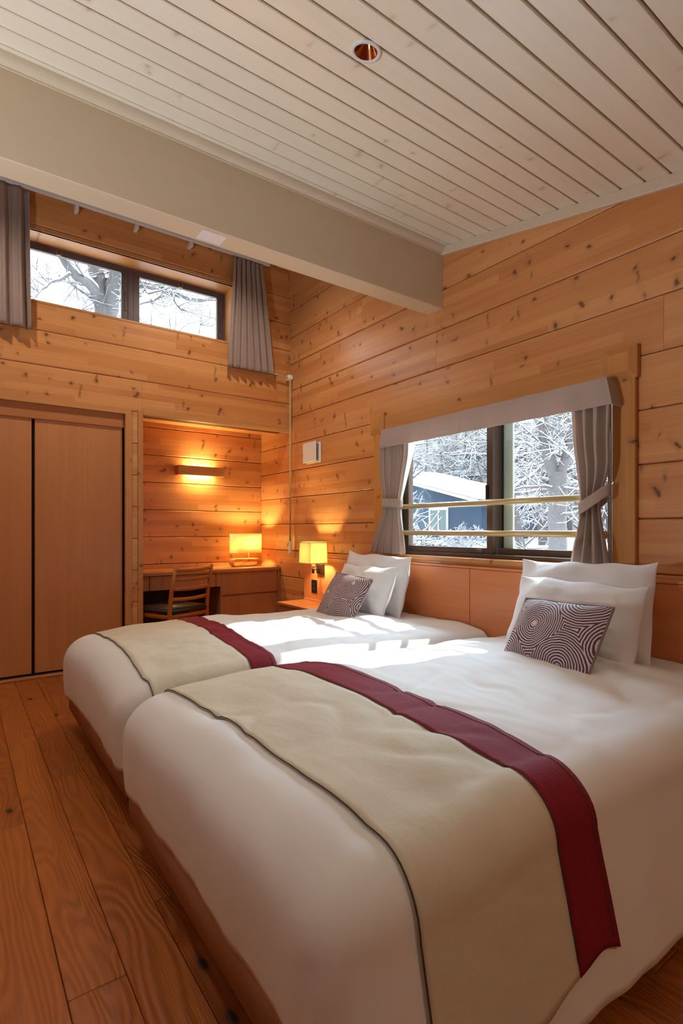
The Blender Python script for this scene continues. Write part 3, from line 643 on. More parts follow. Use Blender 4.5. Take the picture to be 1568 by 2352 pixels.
# ================================================================== BEDS
def smooth(x): x = min(1, max(0, x)); return x * x * (3 - 2 * x)
class Duvet:
    def __init__(s, xf, y0, y1, z0, Lf, Ln, Lr, Rn, Rr, Rf, seed, flare_n=.16, flare_r=.05, flare_f=.0):
        s.xf, s.y0, s.y1, s.z0, s.Lf, s.Ln, s.Lr, s.Rn, s.Rr, s.Rf, s.seed = xf, y0, y1, z0, Lf, Ln, Lr, Rn, Rr, Rf, seed
        s.fn, s.fr, s.ff = flare_n, flare_r, flare_f; s.xh = XH - .02
    def top(s, x, y):
        sd = s.seed; u = (y - s.y0) / (s.y1 - s.y0) * 2 - 1
        z = s.z0 - .030 * abs(u) ** 3.2 - .012 * smooth((s.xf + .35 - x) / .35) - .045 * smooth((x - 2.12) / .45)
        z += .022 * nz(x * 2.1 + sd, y * 2.4, sd) + .010 * nz(x * 5 + 3 * sd, y * 4.4, 2 * sd)
        return z
    def prof(s, L, Rr, fl):
        q = Rr * PI / 2
        if L < q: return Rr * math.sin(L / Rr), Rr * (1 - math.cos(L / Rr))
        e = L - q; return Rr + fl * e, Rr + e * math.sqrt(1 - min(.9, fl * fl))
    def P(s, a, b):
        ds = max(0, s.xf - a); dn = max(0, s.y0 - b); dr = max(0, b - s.y1)
        cx_, cy_ = max(a, s.xf), min(max(b, s.y0), s.y1); zt = s.top(cx_, cy_)
        dt, Lt, Rt, ft, sg = (dn, s.Ln, s.Rn, s.fn, -1) if dn > 0 else (dr, s.Lr, s.Rr, s.fr, 1)
        if ds <= 0 and dt <= 0:
            w = .005 * nz(a * 9 + s.seed, b * 9, 5.) - .009 * max(0, .16 - abs(nz(a * 3.2 + 9, b * 5 + s.seed, 1.))) / .16 * smooth(.6 + 1.5 * nz(a * 2 + s.seed, b * 2, 4.)) + .0025 * nz(a * 26 + s.seed, b * 9, 2.)
            return Vector((a, b, zt + w)), 0
        qs, qt = ds / s.Lf, dt / Lt; m = max(qs, qt); ph = math.atan2(qt, qs); c2, s2 = math.cos(ph) ** 2, math.sin(ph) ** 2
        L = m * (s.Lf * c2 + Lt * s2); Rr = s.Rf * c2 + Rt * s2; fl = s.ff * c2 + ft * s2
        if qs > 0 and qt > 0: L *= 1 + .10 * math.sin(2 * ph) ** 2
        h, d = s.prof(L, Rr, fl)
        arc = b if c2 > .5 else a
        t = smooth((L - .6 * Rr) / .35)
        h += t * (.012 * nz(arc * 3.1 + s.seed, 3.3, L * 1.2) + .006 * nz(arc * 9. + s.seed, 8.1, L * 1.5))
        h += .022 * math.sin(min(1, L / .5) * PI) * c2                      # puffed foot end
        d += t * .018 * nz(arc * 2.3 + 2 * s.seed, 1.7)
        w = .005 * nz(a * 9 + s.seed, b * 9, 5.) + .004 * nz(a * 12, b * 22 + s.seed, 2.) * t
        return Vector((cx_ - math.cos(ph) * h, cy_ + sg * math.sin(ph) * h, zt - d + w)), L
    def off(s, a, b, o):
        e = .01; p = s.P(a, b)[0]; n = (s.P(a + e, b)[0] - s.P(a - e, b)[0]).cross(s.P(a, b + e)[0] - s.P(a, b - e)[0])
        return p + n.normalized() * o
    def mesh(s, name, mt, st=.017):
        A = np.arange(s.xf - s.Lf, s.xh + st / 2, st); B = np.arange(s.y0 - s.Ln, s.y1 + s.Lr + st / 2, st)
        G = np.array([[tuple(s.P(a, b)[0]) for b in B] for a in A]); o = grid_mesh(name, G, mt)
        so = o.modifiers.new('thickness', 'SOLIDIFY'); so.thickness = .012; so.offset = -1
        return o
    def strip(s, name, mt, fa0, fa1, b0, b1, o, parent, na=14, st=.017, hem=None, thick=.004):
        """cloth strip following the duvet between x edges fa0(b), fa1(b)"""
        B = np.arange(b0, b1 + st / 2, st); G = []
        for i in range(na):
            row = []
            for b in B:
                u = i / (na - 1); bb = b
                a = fa0(b) * (1 - u) + fa1(b) * u
                if hem and b < b0 + .10: bb = b + (hem(u) * (1 - (b - b0) / .10))
                row.append(tuple(s.off(a, bb, o)))
            G.append(row)
        ob = grid_mesh(name, np.array(G), mt, parent); so = ob.modifiers.new('thickness', 'SOLIDIFY'); so.thickness = thick; so.offset = -1
        return ob
near = Duvet(.625, .80, 1.925, .575, .405, .545, .30, .125, .09, .135, 1.3, .2)
far = Duvet(.64, 2.195, 3.30, .572, .40, .30, .44, .09, .12, .135, 4.7, .05, .06)
def bed(name, label, xf, y0, y1, rnd):
    o = empty(name, (1.6, (y0 + y1) / 2, 0)); tag(o, label, 'bed', 'twin beds pushed side by side')
    b = bmesh.new(); addbox(b, xf, XH - .01, y0, y1, .075, .29)
    bmesh.ops.bevel(b, geom=[e for e in b.edges], offset=.028, segments=3, affect='EDGES'); rel(fin(b, 'base', M['tweed'], None, True), o)
    b = bmesh.new(); addbox(b, xf + .03, XH - .012, y0 + .02, y1 - .02, .292, .47)
    bmesh.ops.bevel(b, geom=[e for e in b.edges], offset=.04, segments=3, affect='EDGES'); rel(fin(b, 'mattress', M['mattress'], None, True), o)
    for x in (xf + .16, XH - .2):
        for y in (y0 + .16, y1 - .16): rel(lathe('leg', M['black'], [(0, 0), (.022, 0), (.028, .08), (0, .08)], 14, None, (x, y, 0)), o)
    return o
bed('bed', 'near twin bed on a brown ribbed upholstered base', .495, .72, 2.0, 1); bed('bed', 'far twin bed on a brown ribbed upholstered base next to the desk', .52, 2.085, 3.40, 2)
dn_ = near.mesh('duvet', M['cotton']); tag(dn_, 'puffy white duvet draped over the near bed', 'duvet', 'white duvets')
df_ = far.mesh('duvet', M['cotton']); tag(df_, 'puffy white duvet draped over the far bed', 'duvet', 'white duvets')
def runner(dv, label, e0, e1, e2, b0, b1, hem=None):
    o = empty('bed_runner', (e1(dv.y1), dv.y1, dv.z0)); tag(o, label, 'bed runner', 'two-tone bed runners')
    P = [dv.strip('cream_panel', M['cream_cloth'], e0, e1, b0, b1, .008, None, 24, hem=(lambda u: hem(u * .72)) if hem else None),
         dv.strip('burgundy_band', M['burgundy'], e1, e2, b0, b1, .0095, None, 10, hem=(lambda u: hem(.72 + .28 * u)) if hem else None)]
    B = np.arange(b0 + .045, b1, .02)
    for nm, ed_, mt, r_, of in (('edge_piping', e0, M['piping'], .0018, .0080), ('seam_piping', e1, M['piping'], .0012, .0095)):
        b = bmesh.new(); addtube(b, [dv.off(ed_(x), x, of) for x in B], r_, 6); P.append(fin(b, nm, mt, None, True))
    b = bmesh.new(); ins = lambda x: e2(x) - .018
    addtube(b, [dv.off(ins(x), x, .0096) for x in B], .0014, 5); P.append(fin(b, 'hem_stitch', M['piping'], None, True))
    for p in P: rel(p, o)
    return o
runner(near, 'cream and burgundy bed runner across the near bed hanging down its side', lambda b: .645 - .02 * smooth((b - 1.2) / .8), lambda b: 1.055 + .0 * b, lambda b: 1.215, near.y0 - near.Ln + .075, near.y1 + .2, hem=lambda u: .012 + .02 * math.sin(u * 9))
runner(far, 'cream and burgundy bed runner across the far bed', lambda b: .605 + .03 * (b - 2.1), lambda b: 1.04 + .065 * (b - 2.1), lambda b: 1.165 + .072 * (b - 2.1), far.y0 - .2, far.y1 + .34)

# ================================================================== PILLOWS
def pillow_mesh(wd_, ht, th, seed, pinch=.06, flap=.014, wr=.020, n=44):
    V = []; F = []
    def pt(u, v, s):
        e = (max(0, 1 - abs(u) ** 2.4) * max(0, 1 - abs(v) ** 2.4)) ** .62
        pull = 1 - pinch * (1 - abs(u) ** 2) * abs(v) ** 3 * .5
        pull2 = 1 - pinch * (1 - abs(v) ** 2) * abs(u) ** 3 * .5
        x, z = u * wd_ / 2 * pull2, v * ht / 2 * pull
        wv = wr * nz(u * 2.2 + seed, v * 2.2, s * 3) * e + wr * .5 * nz(u * 5 + seed, v * 5.5 + 2, s * 3) * e
        wv += wr * 1.2 * (abs(nz(u * 3.5 + v * 2 + seed, v * 1.5 - u, 7. * s)) - .25) * e
        y = s * (th / 2 * e + wv) + flap * nz(u * 1.7 + seed, v * 1.7, 9.) * 1.5
        return (x, y, z + ht / 2 + wr * (.9 * nz(u * 2.3 + seed, 4.4) + 1.2 * max(0, abs(u) - .7) * (1 if v > 0 else 0)) * v)
    for s in (-1, 1):
        base = len(V)
        for i in range(n + 1):
            for j in range(n + 1):
                u, v = math.sin((i / n * 2 - 1) * PI / 2), math.sin((j / n * 2 - 1) * PI / 2)
                V.append(pt(u, v, s))
        for i in range(n):
            for j in range(n):
                a = base + i * (n + 1) + j; q = (a, a + 1, a + n + 2, a + n + 1); F.append(q if s > 0 else q[::-1])
    b = bmesh.new(); vs_ = [b.verts.new(p) for p in V]
    for f in F: b.faces.new([vs_[i] for i in f])
    bmesh.ops.remove_doubles(b, verts=b.verts[:], dist=1e-5)
    return b
def place(o, x, y, z, lean, yaw=0., roll=0.):
    ex = Vector((math.sin(R(yaw)), -math.cos(R(yaw)), 0)); fw = Vector((-math.cos(R(yaw)), -math.sin(R(yaw)), 0))
    ez = (Vector((0, 0, 1)) * math.cos(R(lean)) - fw * math.sin(R(lean))).normalized(); ey = ez.cross(ex)
    m = Matrix((ex, ey, ez)).transposed().to_4x4() @ Matrix.Rotation(R(roll), 4, 'Y'); m.translation = (x, y, z); o.matrix_world = m
def pillow(label, wd_, ht, th, seed, x, y, z, lean, yaw=0, roll=0, grp='white pillows', **k):
    o = fin(pillow_mesh(wd_, ht, th, seed, **k), 'pillow', M['pillow'], None, True); tag(o, label, 'pillow', grp); place(o, x, y, z, lean, yaw, roll); return o
pillow('large white pillow leaning on the headboard of the near bed', .70, .46, .23, 1.1, 2.40, 1.435, .515, 14, 0, -1.5)
pillow('medium white pillow in front of the large one on the near bed', .62, .385, .21, 5.2, 2.235, 1.39, .515, 20, 2, 1.5)
pillow('large white pillow leaning on the headboard of the far bed', .70, .44, .23, 8.4, 2.40, 3.02, .51, 14, 0, 1)
pillow('medium white pillow in front of the large one on the far bed', .56, .37, .21, 3.7, 2.22, 2.93, .515, 20, 2, 1)
def cushion(label, wd_, ht, th, seed, x, y, z, lean, yaw, roll, cen):
    o = fin(pillow_mesh(wd_, ht, th, seed, .03, .004, .006), 'patterned_cushion', swirl_mat('swirl_print_%d' % seed, cen), None, True)
    tag(o, label, 'cushion', 'swirl-patterned cushions')
    b = bmesh.new(); n = 26; ring = []
    for i in range(4):
        for j in range(n):
            t = math.sin((j / n * 2 - 1) * PI / 2); u, v = [(t, -1), (1, t), (-t, 1), (-1, -t)][i]
            x_, z_ = u * wd_ / 2 * (1 - .015 * (1 - v * v) * abs(u) ** 3), v * ht / 2 * (1 - .015 * (1 - u * u) * abs(v) ** 3) + ht / 2
            ring.append((x_, .004 * nz(u * 1.7 + seed, v * 1.7, 9.) * 1.5, z_))
    addtube(b, ring + ring[:1], .0055, 6, False); p = fin(b, 'piping', M['stripe'], o, True)
    place(o, x, y, z, lean, yaw, roll); return o
cushion('rectangular purple and white swirl cushion on the near bed', .45, .325, .13, 2, 1.965, 1.325, .525, 31, -10, -2, [(-.07, .19, 1), (-.20, .045, 1), (.10, .03, 1), (.12, .37, .95), (-.2, .38, 1), (.31, .16, 1)])
cushion('squarish purple and white swirl cushion on the far bed', .41, .33, .13, 6, 1.985, 2.872, .525, 31, 0, 3, [(-.11, .17, 1), (.09, .02, 1), (.10, .27, 1), (-.18, .36, 1), (-.17, -.02, 1), (.28, .14, 1)])

# ================================================================== CURTAINS
def curtain(name, mt, zt, zb, fy0, fy1, x, npl, amp, parent, along='Y', nu=140, nv=60, seed=0., ampf=None, deep=0.):
    G = []
    for i in range(nu):
        u = i / (nu - 1); row = []
        for j in range(nv):
            v = j / (nv - 1); z = zt + (zb - zt) * v
            a0, a1 = fy0(v), fy1(v); uu = u + .012 * nz(u * 6 + seed, v * 1.5)
            A = amp * (ampf(v) if ampf else 1)
            d = A * (math.sin(uu * npl * 2 * PI + .5 * nz(v * 1.3 + seed, u * 3)) * (.75 + .5 * nz(u * 5 + seed, 3.)) + .35 * math.sin(uu * npl * 4 * PI + 1 + seed)) + .01 * nz(u * 2 + seed, v * 2)
            q = a0 + (a1 - a0) * u
            zz = z + (.006 * nz(u * 8, seed) if j == nv - 1 else 0)
            row.append((x - d - deep * v, q, zz) if along == 'Y' else (q, x - d - deep * v, zz))
        G.append(row)
    o = grid_mesh(name, np.array(G), mt, parent); so = o.modifiers.new('thickness', 'SOLIDIFY'); so.thickness = .002
    return o
XC = XR - .095
def lerp(pts):
    xs = [p[0] for p in pts]; ys = [p[1] for p in pts]
    return lambda v: float(np.interp(v, xs, ys))
def smooth_lerp(pts):
    f = lerp(pts); return lambda v: sum(f(min(1, max(0, v + d))) for d in (-.06, -.03, 0, .03, .06)) / 5
tie = .56
cl = empty('curtain', (XC, 3.0, .94)); tag(cl, 'taupe linen curtain tied back at the far side of the big window', 'curtain', 'taupe tied-back curtains')
rel(curtain('drape', M['linen'], 1.80, .942, smooth_lerp([(0, 2.80), (.2, 2.80), (tie, 2.885), (.66, 2.885), (1, 2.815)]), smooth_lerp([(0, 3.09), (.25, 3.10), (tie, 3.05), (.66, 3.06), (1, 3.215)]), XC, 4.5, .030, None, seed=1.7, ampf=lerp([(0, .8), (.3, 1.), (tie, .75), (.64, .75), (1, 1.15)])), cl)
rel(curtain('sheer_lining', M['sheer'], 1.80, .95, smooth_lerp([(0, 2.745), (.2, 2.815), (tie, 2.92), (.66, 2.92), (1, 2.87)]), smooth_lerp([(0, 3.05), (1, 3.1)]), XC + .045, 5, .008, None, seed=4.2), cl)
cr = empty('curtain', (XC, 1.46, .94)); tag(cr, 'taupe linen curtain tied back at the near side of the big window', 'curtain', 'taupe tied-back curtains')
rel(curtain('drape', M['linen'], 1.80, .942, smooth_lerp([(0, 1.345), (.45, 1.35), (tie + .06, 1.41), (.72, 1.40), (1, 1.352)]), smooth_lerp([(0, 1.56), (.3, 1.545), (tie + .05, 1.505), (.70, 1.505), (1, 1.565)]), XC, 3.5, .040, None, seed=6.1, ampf=lerp([(0, .8), (.3, 1.), (tie, .8), (.66, .8), (1, 1.1)])), cr)
def band(y0, y1, z0, z1, ends, hh, par):
    """tie band wrapped round the gathered cloth; ends: height of the band centre at y0 and y1"""
    G = []
    n = 40
    for i in range(n + 1):
        a = 2 * PI * i / n; row = []
        for k in (0, .25, .5, .75, 1):
            yy = (y0 + y1) / 2 - math.cos(a) * (y1 - y0) / 2; xx = XC - math.sin(a) * .045
            f = (yy - y0) / (y1 - y0); zc_ = ends[0] * (1 - f) ** 1.6 + ends[1] * (1 - (1 - f) ** 1.6)
            row.append((xx, yy, zc_ + (k - .5) * hh))
        G.append(row)
    o = grid_mesh('tie_band', np.array(G), M['linen']); so = o.modifiers.new('thickness', 'SOLIDIFY'); so.thickness = .004; rel(o, par)
band(2.872, 3.066, 0, 0, (1.305, 1.315), .062, cl)
band(1.36, 1.515, 0, 0, (1.315, 1.225), .062, cr)
rel(tube('tie_ring', M['rail'], [(XC + .0, 1.375, 1.32), (XC + .05, 1.37, 1.345), (XR - .03, 1.372, 1.36)], .003, 6), cr)
vl = empty('valance', (XR - .118, 2.2, 1.72)); tag(vl, 'flat taupe fabric valance across the top of the big window', 'valance')
def valance_part(y0, y1, ends, x, name='fabric_panel'):
    G = []; path = []
    if ends == 'far': path = [(XR - .03, y1), (x, y1)]
    else: path = [(x, y1)]
    path += [(x - .004 * math.sin(k * .9), y1 + (y0 - y1) * k / 30) for k in range(1, 30)]
    path += [(x, y0), (XR - .022, y0 + .002)] if ends == 'near' else [(x, y0)]
    for p in path:
        row = []
        for k in range(6):
            v = k / 5; fl = .010 * v; yy = p[1] - (.032 * v if (ends == 'near' and p[1] < y0 + .06) else 0)
            row.append((p[0] - (fl if p[0] < XR - .06 else 0), yy, 1.860 + (1.722 - 1.860) * v))
        G.append(row)
    o = grid_mesh(name, np.array(G), M['linen']); o.data.polygons.foreach_set('use_smooth', [False] * len(o.data.polygons)); so = o.modifiers.new('thickness', 'SOLIDIFY'); so.thickness = .004; rel(o, vl)
valance_part(1.365, 2.30, 'near', XR - .118); valance_part(2.285, 3.07, 'far', XR - .112)
rel(box('top_board', M['white_track'], XR - .105, XR - .022, 1.38, 3.06, 1.84, 1.852, .001), vl)
rel(tube('curtain_rail', M['white_track'], [(XC, 1.37, 1.815), (XC, 3.08, 1.815)], .01, 8), vl)
# clerestory curtains
YC = YB - .075; ZT = 3.632; ZBm = 2.60
k_ = (YB - .075) / YB
c5 = empty('satin_curtain', (2.28, YC, ZBm)); tag(c5, 'taupe satin curtain bunched right of the clerestory window', 'curtain', 'taupe clerestory curtains')
rel(curtain('drape', M['satin'], ZT - .02, ZBm, lambda v: 2.055 - .06 * v, lambda v: 2.345 + .12 * v, YC, 6.5, .024, None, 'X', 180, 40, 2.2, deep=.0, ampf=lerp([(0, .55), (.25, .9), (1, 1.15)])), c5)
c6 = empty('satin_curtain', (.3, YC, ZBm)); tag(c6, 'taupe satin curtain bunched left of the clerestory window', 'curtain', 'taupe clerestory curtains')
rel(curtain('drape', M['satin'], ZT - .02, ZBm, lambda v: -.06, lambda v: .437 + .012 * v, YC, 5.0, .030, None, 'X', 160, 40, 7.7, ampf=lerp([(0, .6), (.25, .9), (1, 1.1)])), c6)
rt = empty('curtain_track', (1.1, YC, ZT)); tag(rt, 'white curtain track along the wall above the clerestory window', 'curtain track')
rel(boxes('track', M['white_track'], [(-.3, 2.42, YC - .012, YC + .016, ZT - .012, ZT + .012), (-.3, 2.42, YC - .012, YC - .006, ZT - .018, ZT - .012)], .002), rt)
for x in (.758, 1.205, 1.662): rel(boxes('bracket', M['white_track'], [(x - .014, x + .014, YC + .01, YB, ZT - .05, ZT - .012), (x - .012, x + .012, YC - .004, YC + .012, ZT - .055, ZT - .014)], .002), rt)
# draw cord
co = empty('curtain_pull', (2.66, YC, .886)); tag(co, 'cream pull cord hanging in the corner from a white pulley', 'cord')
xp, yp = 2.655, YB - .05
rel(tube('cross_rod', M['cord'], [(2.44, YC + .02, 2.618), (xp - .01, yp, 2.60)], .006, 8), co)
rel(boxes('pulley_block', M['white_pl'], [(xp - .022, xp + .03, yp - .02, yp + .048, 2.585, 2.632)], .008), co)
for dx in (-.008, .006): rel(tube('cord', M['cord'], [(xp + dx, yp - .01, 2.6), (xp + dx * .5, yp - .01, 1.0)], .0042, 8), co)
rel(boxes('handle', M['white_pl'], [(xp - .016, xp + .012, yp - .024, yp + .002, .875, 1.0)], .004), co)
rel(tube('cord_tail', M['cord'], [(xp - .006, yp - .012, 1.0), (xp - .03, yp - .014, .975), (xp - .034, yp - .014, .955)], .003, 6), co)

# ================================================================== OUTSIDE
def gz(x, y):
    z = -.35 + .095 * max(0, min(x, 14) - 3) + .06 * max(0, min(x, 24) - 14) + .42 * max(0, x - 24)
    return z + .12 * nz(x * .2, y * .2, 3.) - .0 
M['snow_ground'] = cloth('snow_ground', (.88, .90, .94), .9, 40, .2, .4, 1.2, 0)
M['bark'] = plain('grey_bark', srgb(112, 106, 106), .9, grain=.35)
M['bark_dark'] = plain('dark_bark', srgb(92, 84, 80), .9, grain=.35)
M['twig'] = plain('grey_twigs', srgb(132, 124, 120), .9, grain=.2)
gx = np.concatenate([np.linspace(XO + .05, 26, 40), np.linspace(28, 110, 24)]); gy = np.linspace(-40, 130, 90)
g = grid_mesh('snowy_ground', np.array([[(x, y, gz(x, y)) for y in gy] for x in gx]), M['snow_ground']); tag(g, 'snow-covered ground and hillside outside the window', 'snow', kind='structure')
gy2 = np.linspace(YW + .8, 60, 30); gx2 = np.linspace(-30, XO + .06, 24)
g2 = grid_mesh('snowy_yard', np.array([[(x, y, -.35 + .1 * nz(x * .2, y * .2)) for y in gy2] for x in gx2]), M['snow_ground']); tag(g2, 'snow-covered yard behind the cabin', 'snow', kind='structure')

def grow(rng, p, d, ln, r, depth, out, spread=.6, gnarl=.25, up=.12, kids=(3, 5), minr=.003):
    nseg = max(2, int(ln / .25)) if depth < 3 else 2
    q = Vector(p); dv = Vector(d).normalized(); pts = [q.copy()]; rad = [r]
    for i in range(nseg):
        dv = (dv + Vector((rng.gauss(0, gnarl), rng.gauss(0, gnarl), rng.gauss(0, gnarl) + up)) * .35).normalized()
        q = q + dv * ln / nseg; pts.append(q.copy()); rad.append(max(minr, r * (1 - .6 * (i + 1) / nseg)))
    out.append((pts, rad, depth))
    if depth <= 0: return
    for k in range(rng.randint(*kids)):
        t = rng.uniform(.25, 1.); idx = min(len(pts) - 1, int(t * nseg)); b = pts[idx]
        ax = dv.orthogonal().normalized(); ax.rotate(Matrix.Rotation(rng.uniform(0, 2 * PI), 3, dv))
        nd_ = (dv * (1 - spread) + ax * spread * 1.2).normalized()
        grow(rng, b, nd_, ln * rng.uniform(.5, .75), rad[idx] * .62, depth - 1, out, spread, gnarl, up * .5, kids, minr)
def tree_parts(branches, name, snow=True, nb=6, sscale=1.):
    B = bmesh.new(); Sn = bmesh.new()
    for pts, rad, dep in branches:
        addtube(B, pts, rad, nb if rad[0] > .03 else (4 if rad[0] > .012 else 3), False)
        if snow:
            sp = []; sr = []
            dd_ = (pts[-1] - pts[0]).normalized()
            if abs(dd_.z) > .86: continue
            for p, r_ in zip(pts, rad):
                t_ = r_ * .75 + .0045 * sscale; sp.append(p + Vector((0, 0, r_ * .75 + .002))); sr.append(t_)
            addtube(Sn, sp, sr, 5 if rad[0] > .02 else 3, False, 1.)
    mb = bpy.data.meshes.new(name + '_wood'); B.to_mesh(mb); B.free(); mb.materials.append(M['bark'])
    ms = bpy.data.meshes.new(name + '_snow'); Sn.to_mesh(ms); Sn.free(); ms.materials.append(M['dry_snow'])
    for m_ in (mb, ms): m_.polygons.foreach_set('use_smooth', [True] * len(m_.polygons))
    return mb, ms
def put_tree(meshes, loc, rz, sc, label, group=None, name='snowy_tree'):
    o = empty(name, loc, rz); o.scale = (sc, sc, sc); tag(o, label, 'tree', group)
    for nm, me in (('branches', meshes[0]), ('snow_load', meshes[1])):
        c = bpy.data.objects.new(nm, me); COL.objects.link(c); c.parent = o
    return o
protos = []
for i in range(5):
    rng = random.Random(40 + i); br = []
    h = rng.uniform(5.5, 8)
    trunk = [Vector((0, 0, -.3))]; rad = [.13]
    q = Vector((0, 0, 0)); n_ = 9
    for k in range(1, n_ + 1):
        q = Vector((rng.gauss(0, .10) + q.x, rng.gauss(0, .10) + q.y, h * k / n_)); trunk.append(q.copy()); rad.append(.13 * (1 - .85 * k / n_))
    br.append((trunk, rad, 9))
    for k in range(20):
        t = rng.uniform(.08, 1); idx = min(n_, int(t * n_)); a = rng.uniform(0, 2 * PI)
        grow(rng, trunk[idx], (math.cos(a), math.sin(a), rng.uniform(.05, .6)), rng.uniform(1.1, 2.0), rad[idx] * .45 + .008, 3, br, .6, .4, .03, (3, 5), .0035)
    protos.append(tree_parts(br, 'tree_%d' % i, True, 6, .6))
rng = random.Random(11)
spots = []
while len(spots) < 120:
    dpt = 15 + 50 * rng.random() ** 1.2; xs = rng.uniform(880, 1460); u = (xs - 784) / 1230; a = R(YAW)
    x_, y_ = dpt * (math.sin(a) + u * math.cos(a)), dpt * (math.cos(a) - u * math.sin(a))
    if 11.8 < x_ < 18.3 and 9.3 < y_ < 20: continue
    if dpt < 18.5 and (xs > 915 and xs < 1135): continue
    if any((x_ - p[0]) ** 2 + (y_ - p[1]) ** 2 < .7 for p in spots): continue
    spots.append((x_, y_))
for x_, y_ in spots:
    put_tree(protos[rng.randrange(5)], (x_, y_, gz(x_, y_)), rng.uniform(0, 6.28), rng.uniform(.8, 1.35), 'bare snow-laden tree in the dense wood beyond the big window', 'trees of the wood beyond the window')
def limb(rng, pts, r0, r1, out, twigs=6, ln=.9, dep=2, kids=(2, 4), minr=.003):
    pts = [Vector(p) for p in pts]; n_ = len(pts); rad = [r0 + (r1 - r0) * i / (n_ - 1) for i in range(n_)]
    P = []; Q = []
    for i in range(n_ - 1):
        for k in range(3):
            t = k / 3; P.append(pts[i].lerp(pts[i + 1], t) + Vector((rng.gauss(0, .012), rng.gauss(0, .012), rng.gauss(0, .012)))); Q.append(rad[i] + (rad[i + 1] - rad[i]) * t)
    P.append(pts[-1]); Q.append(rad[-1]); out.append((P, Q, 9))
    for k in range(twigs):
        i = rng.randrange(1, len(P)); a = rng.uniform(0, 2 * PI)
        grow(rng, P[i], (math.cos(a), math.sin(a), rng.uniform(-.2, .8)), ln * rng.uniform(.6, 1.2), Q[i] * .18 + .005, dep, out, .6, .45, .05, kids, minr)
# the forked tree close to the window
rng = random.Random(3); br = []
fx, fy = 8.2, 5.19; g0 = gz(fx, fy)
limb(rng, [(0, 0, -.3), (.0, 0, 1.2), (0.02, .0, 2.07 - g0)], .155, .14, br, 3, .8)
limb(rng, [(0.0, .02, 2.02 - g0), (-.1, .16, 2.5 - g0), (-.16, .2, 3.2 - g0), (-.2, .2, 5.2 - g0)], .11, .06, br, 12, 1.2, 3)
limb(rng, [(0.02, -.02, 2.02 - g0), (.1, -.14, 2.45 - g0), (.14, -.1, 3.2 - g0), (.2, -.2, 5.4 - g0)], .085, .05, br, 10, 1.2, 3)
limb(rng, [(.05, -.1, 2.2 - g0), (.2, -.45, 2.7 - g0), (.3, -.9, 3.3 - g0)], .05, .02, br, 8, .8, 2)
put_tree(tree_parts(br, 'forked', True, 10, .45), (fx, fy, g0), 0, 1, 'thick forked tree trunk standing close outside the right pane')
rng = random.Random(5); br = []
fx, fy = 10.1, 7.5; g0 = gz(fx, fy)
limb(rng, [(.25, -.2, -.3), (.1, -.1, 1.0 - g0), (0, 0, 2.0 - g0), (-.15, .1, 3.6 - g0)], .11, .05, br, 14, 1.3, 3)
limb(rng, [(0, 0, 2.0 - g0), (.5, -.4, 2.5 - g0), (1.3, -1.0, 3.4 - g0)], .05, .02, br, 9, 1.0, 2)
limb(rng, [(0, 0, 1.9 - g0), (.6, -.6, 2.0 - g0), (1.3, -1.1, 2.25 - g0)], .04, .015, br, 8, .7, 2)
put_tree(tree_parts(br, 'leaning', True, 8, .5), (fx, fy, g0), 0, 1, 'slender leaning grey tree left of the forked trunk')
# snowy branches in front of the neighbour house
for i, (fx, fy, sc, lab, sd) in enumerate(((9.4, 10.6, 1.35, 'small snow-laden tree in front of the dark blue house', 21), (10.9, 9.5, .62, 'low snow-covered shrub at the corner of the dark blue house', 22))):
    rng = random.Random(sd); br = []
    for k in range(9):
        a = rng.uniform(0, 2 * PI); grow(rng, (0, 0, 0), (math.cos(a) * .7, math.sin(a) * .7, rng.uniform(.5, 1.)), 1.3, .02, 3, br, .6, .4, .02, (3, 4), .005)
    put_tree(tree_parts(br, 'shrub_%d' % i, True, 5, 1.3), (fx, fy, gz(fx, fy)), 0, sc, lab, name='snowy_shrub' if i else 'snowy_tree')
# tree behind the clerestory window
rng = random.Random(9); br = []
a_ = R(YAW)
def px(x, y, Y):
    u = (x - 784) / 1230; v = (1215.5 - y) / 1230; d = Vector((math.sin(a_) + u * math.cos(a_), math.cos(a_) - u * math.sin(a_), v)); return d * (Y / d.y) + Vector((0, 0, H))
base = Vector((px(245, 740, 9.2).x, 9.2, -.4))
L_ = lambda *p: [Vector(q) - base for q in p]
c0 = px(245, 740, 9.2)
limb(rng, L_(base, (base.x, 9.2, 2.5), c0), .21, .19, br, 0)
limb(rng, L_(c0, px(232, 680, 9.2), px(218, 620, 9.3), px(208, 540, 9.4), px(190, 420, 9.6)), .15, .07, br, 8, 1.0, 2)
limb(rng, L_(c0, px(255, 690, 9.1), px(262, 640, 9.0), px(275, 560, 8.9), px(300, 430, 8.7)), .13, .06, br, 8, 1.0, 2)
limb(rng, L_(px(232, 690, 9.2), px(205, 655, 9.0), px(165, 625, 8.9), px(140, 590, 8.8), px(95, 545, 8.6), px(40, 500, 8.4)), .085, .025, br, 11, .8, 2)
limb(rng, L_(px(160, 632, 8.9), px(125, 645, 8.8), px(95, 665, 8.7), px(70, 690, 8.6)), .028, .012, br, 9, .6, 2)
limb(rng, L_(px(262, 640, 9.0), px(330, 655, 8.9), px(385, 665, 8.8), px(410, 680, 8.7), px(480, 690, 8.6), px(540, 685, 8.5)), .06, .02, br, 11, .7, 2)
limb(rng, L_(px(385, 665, 8.8), px(350, 690, 8.7), px(315, 700, 8.7)), .03, .014, br, 6, .6, 2)
limb(rng, L_(px(390, 668, 8.8), px(405, 705, 8.6), px(440, 718, 8.5)), .03, .014, br, 7, .6, 2)
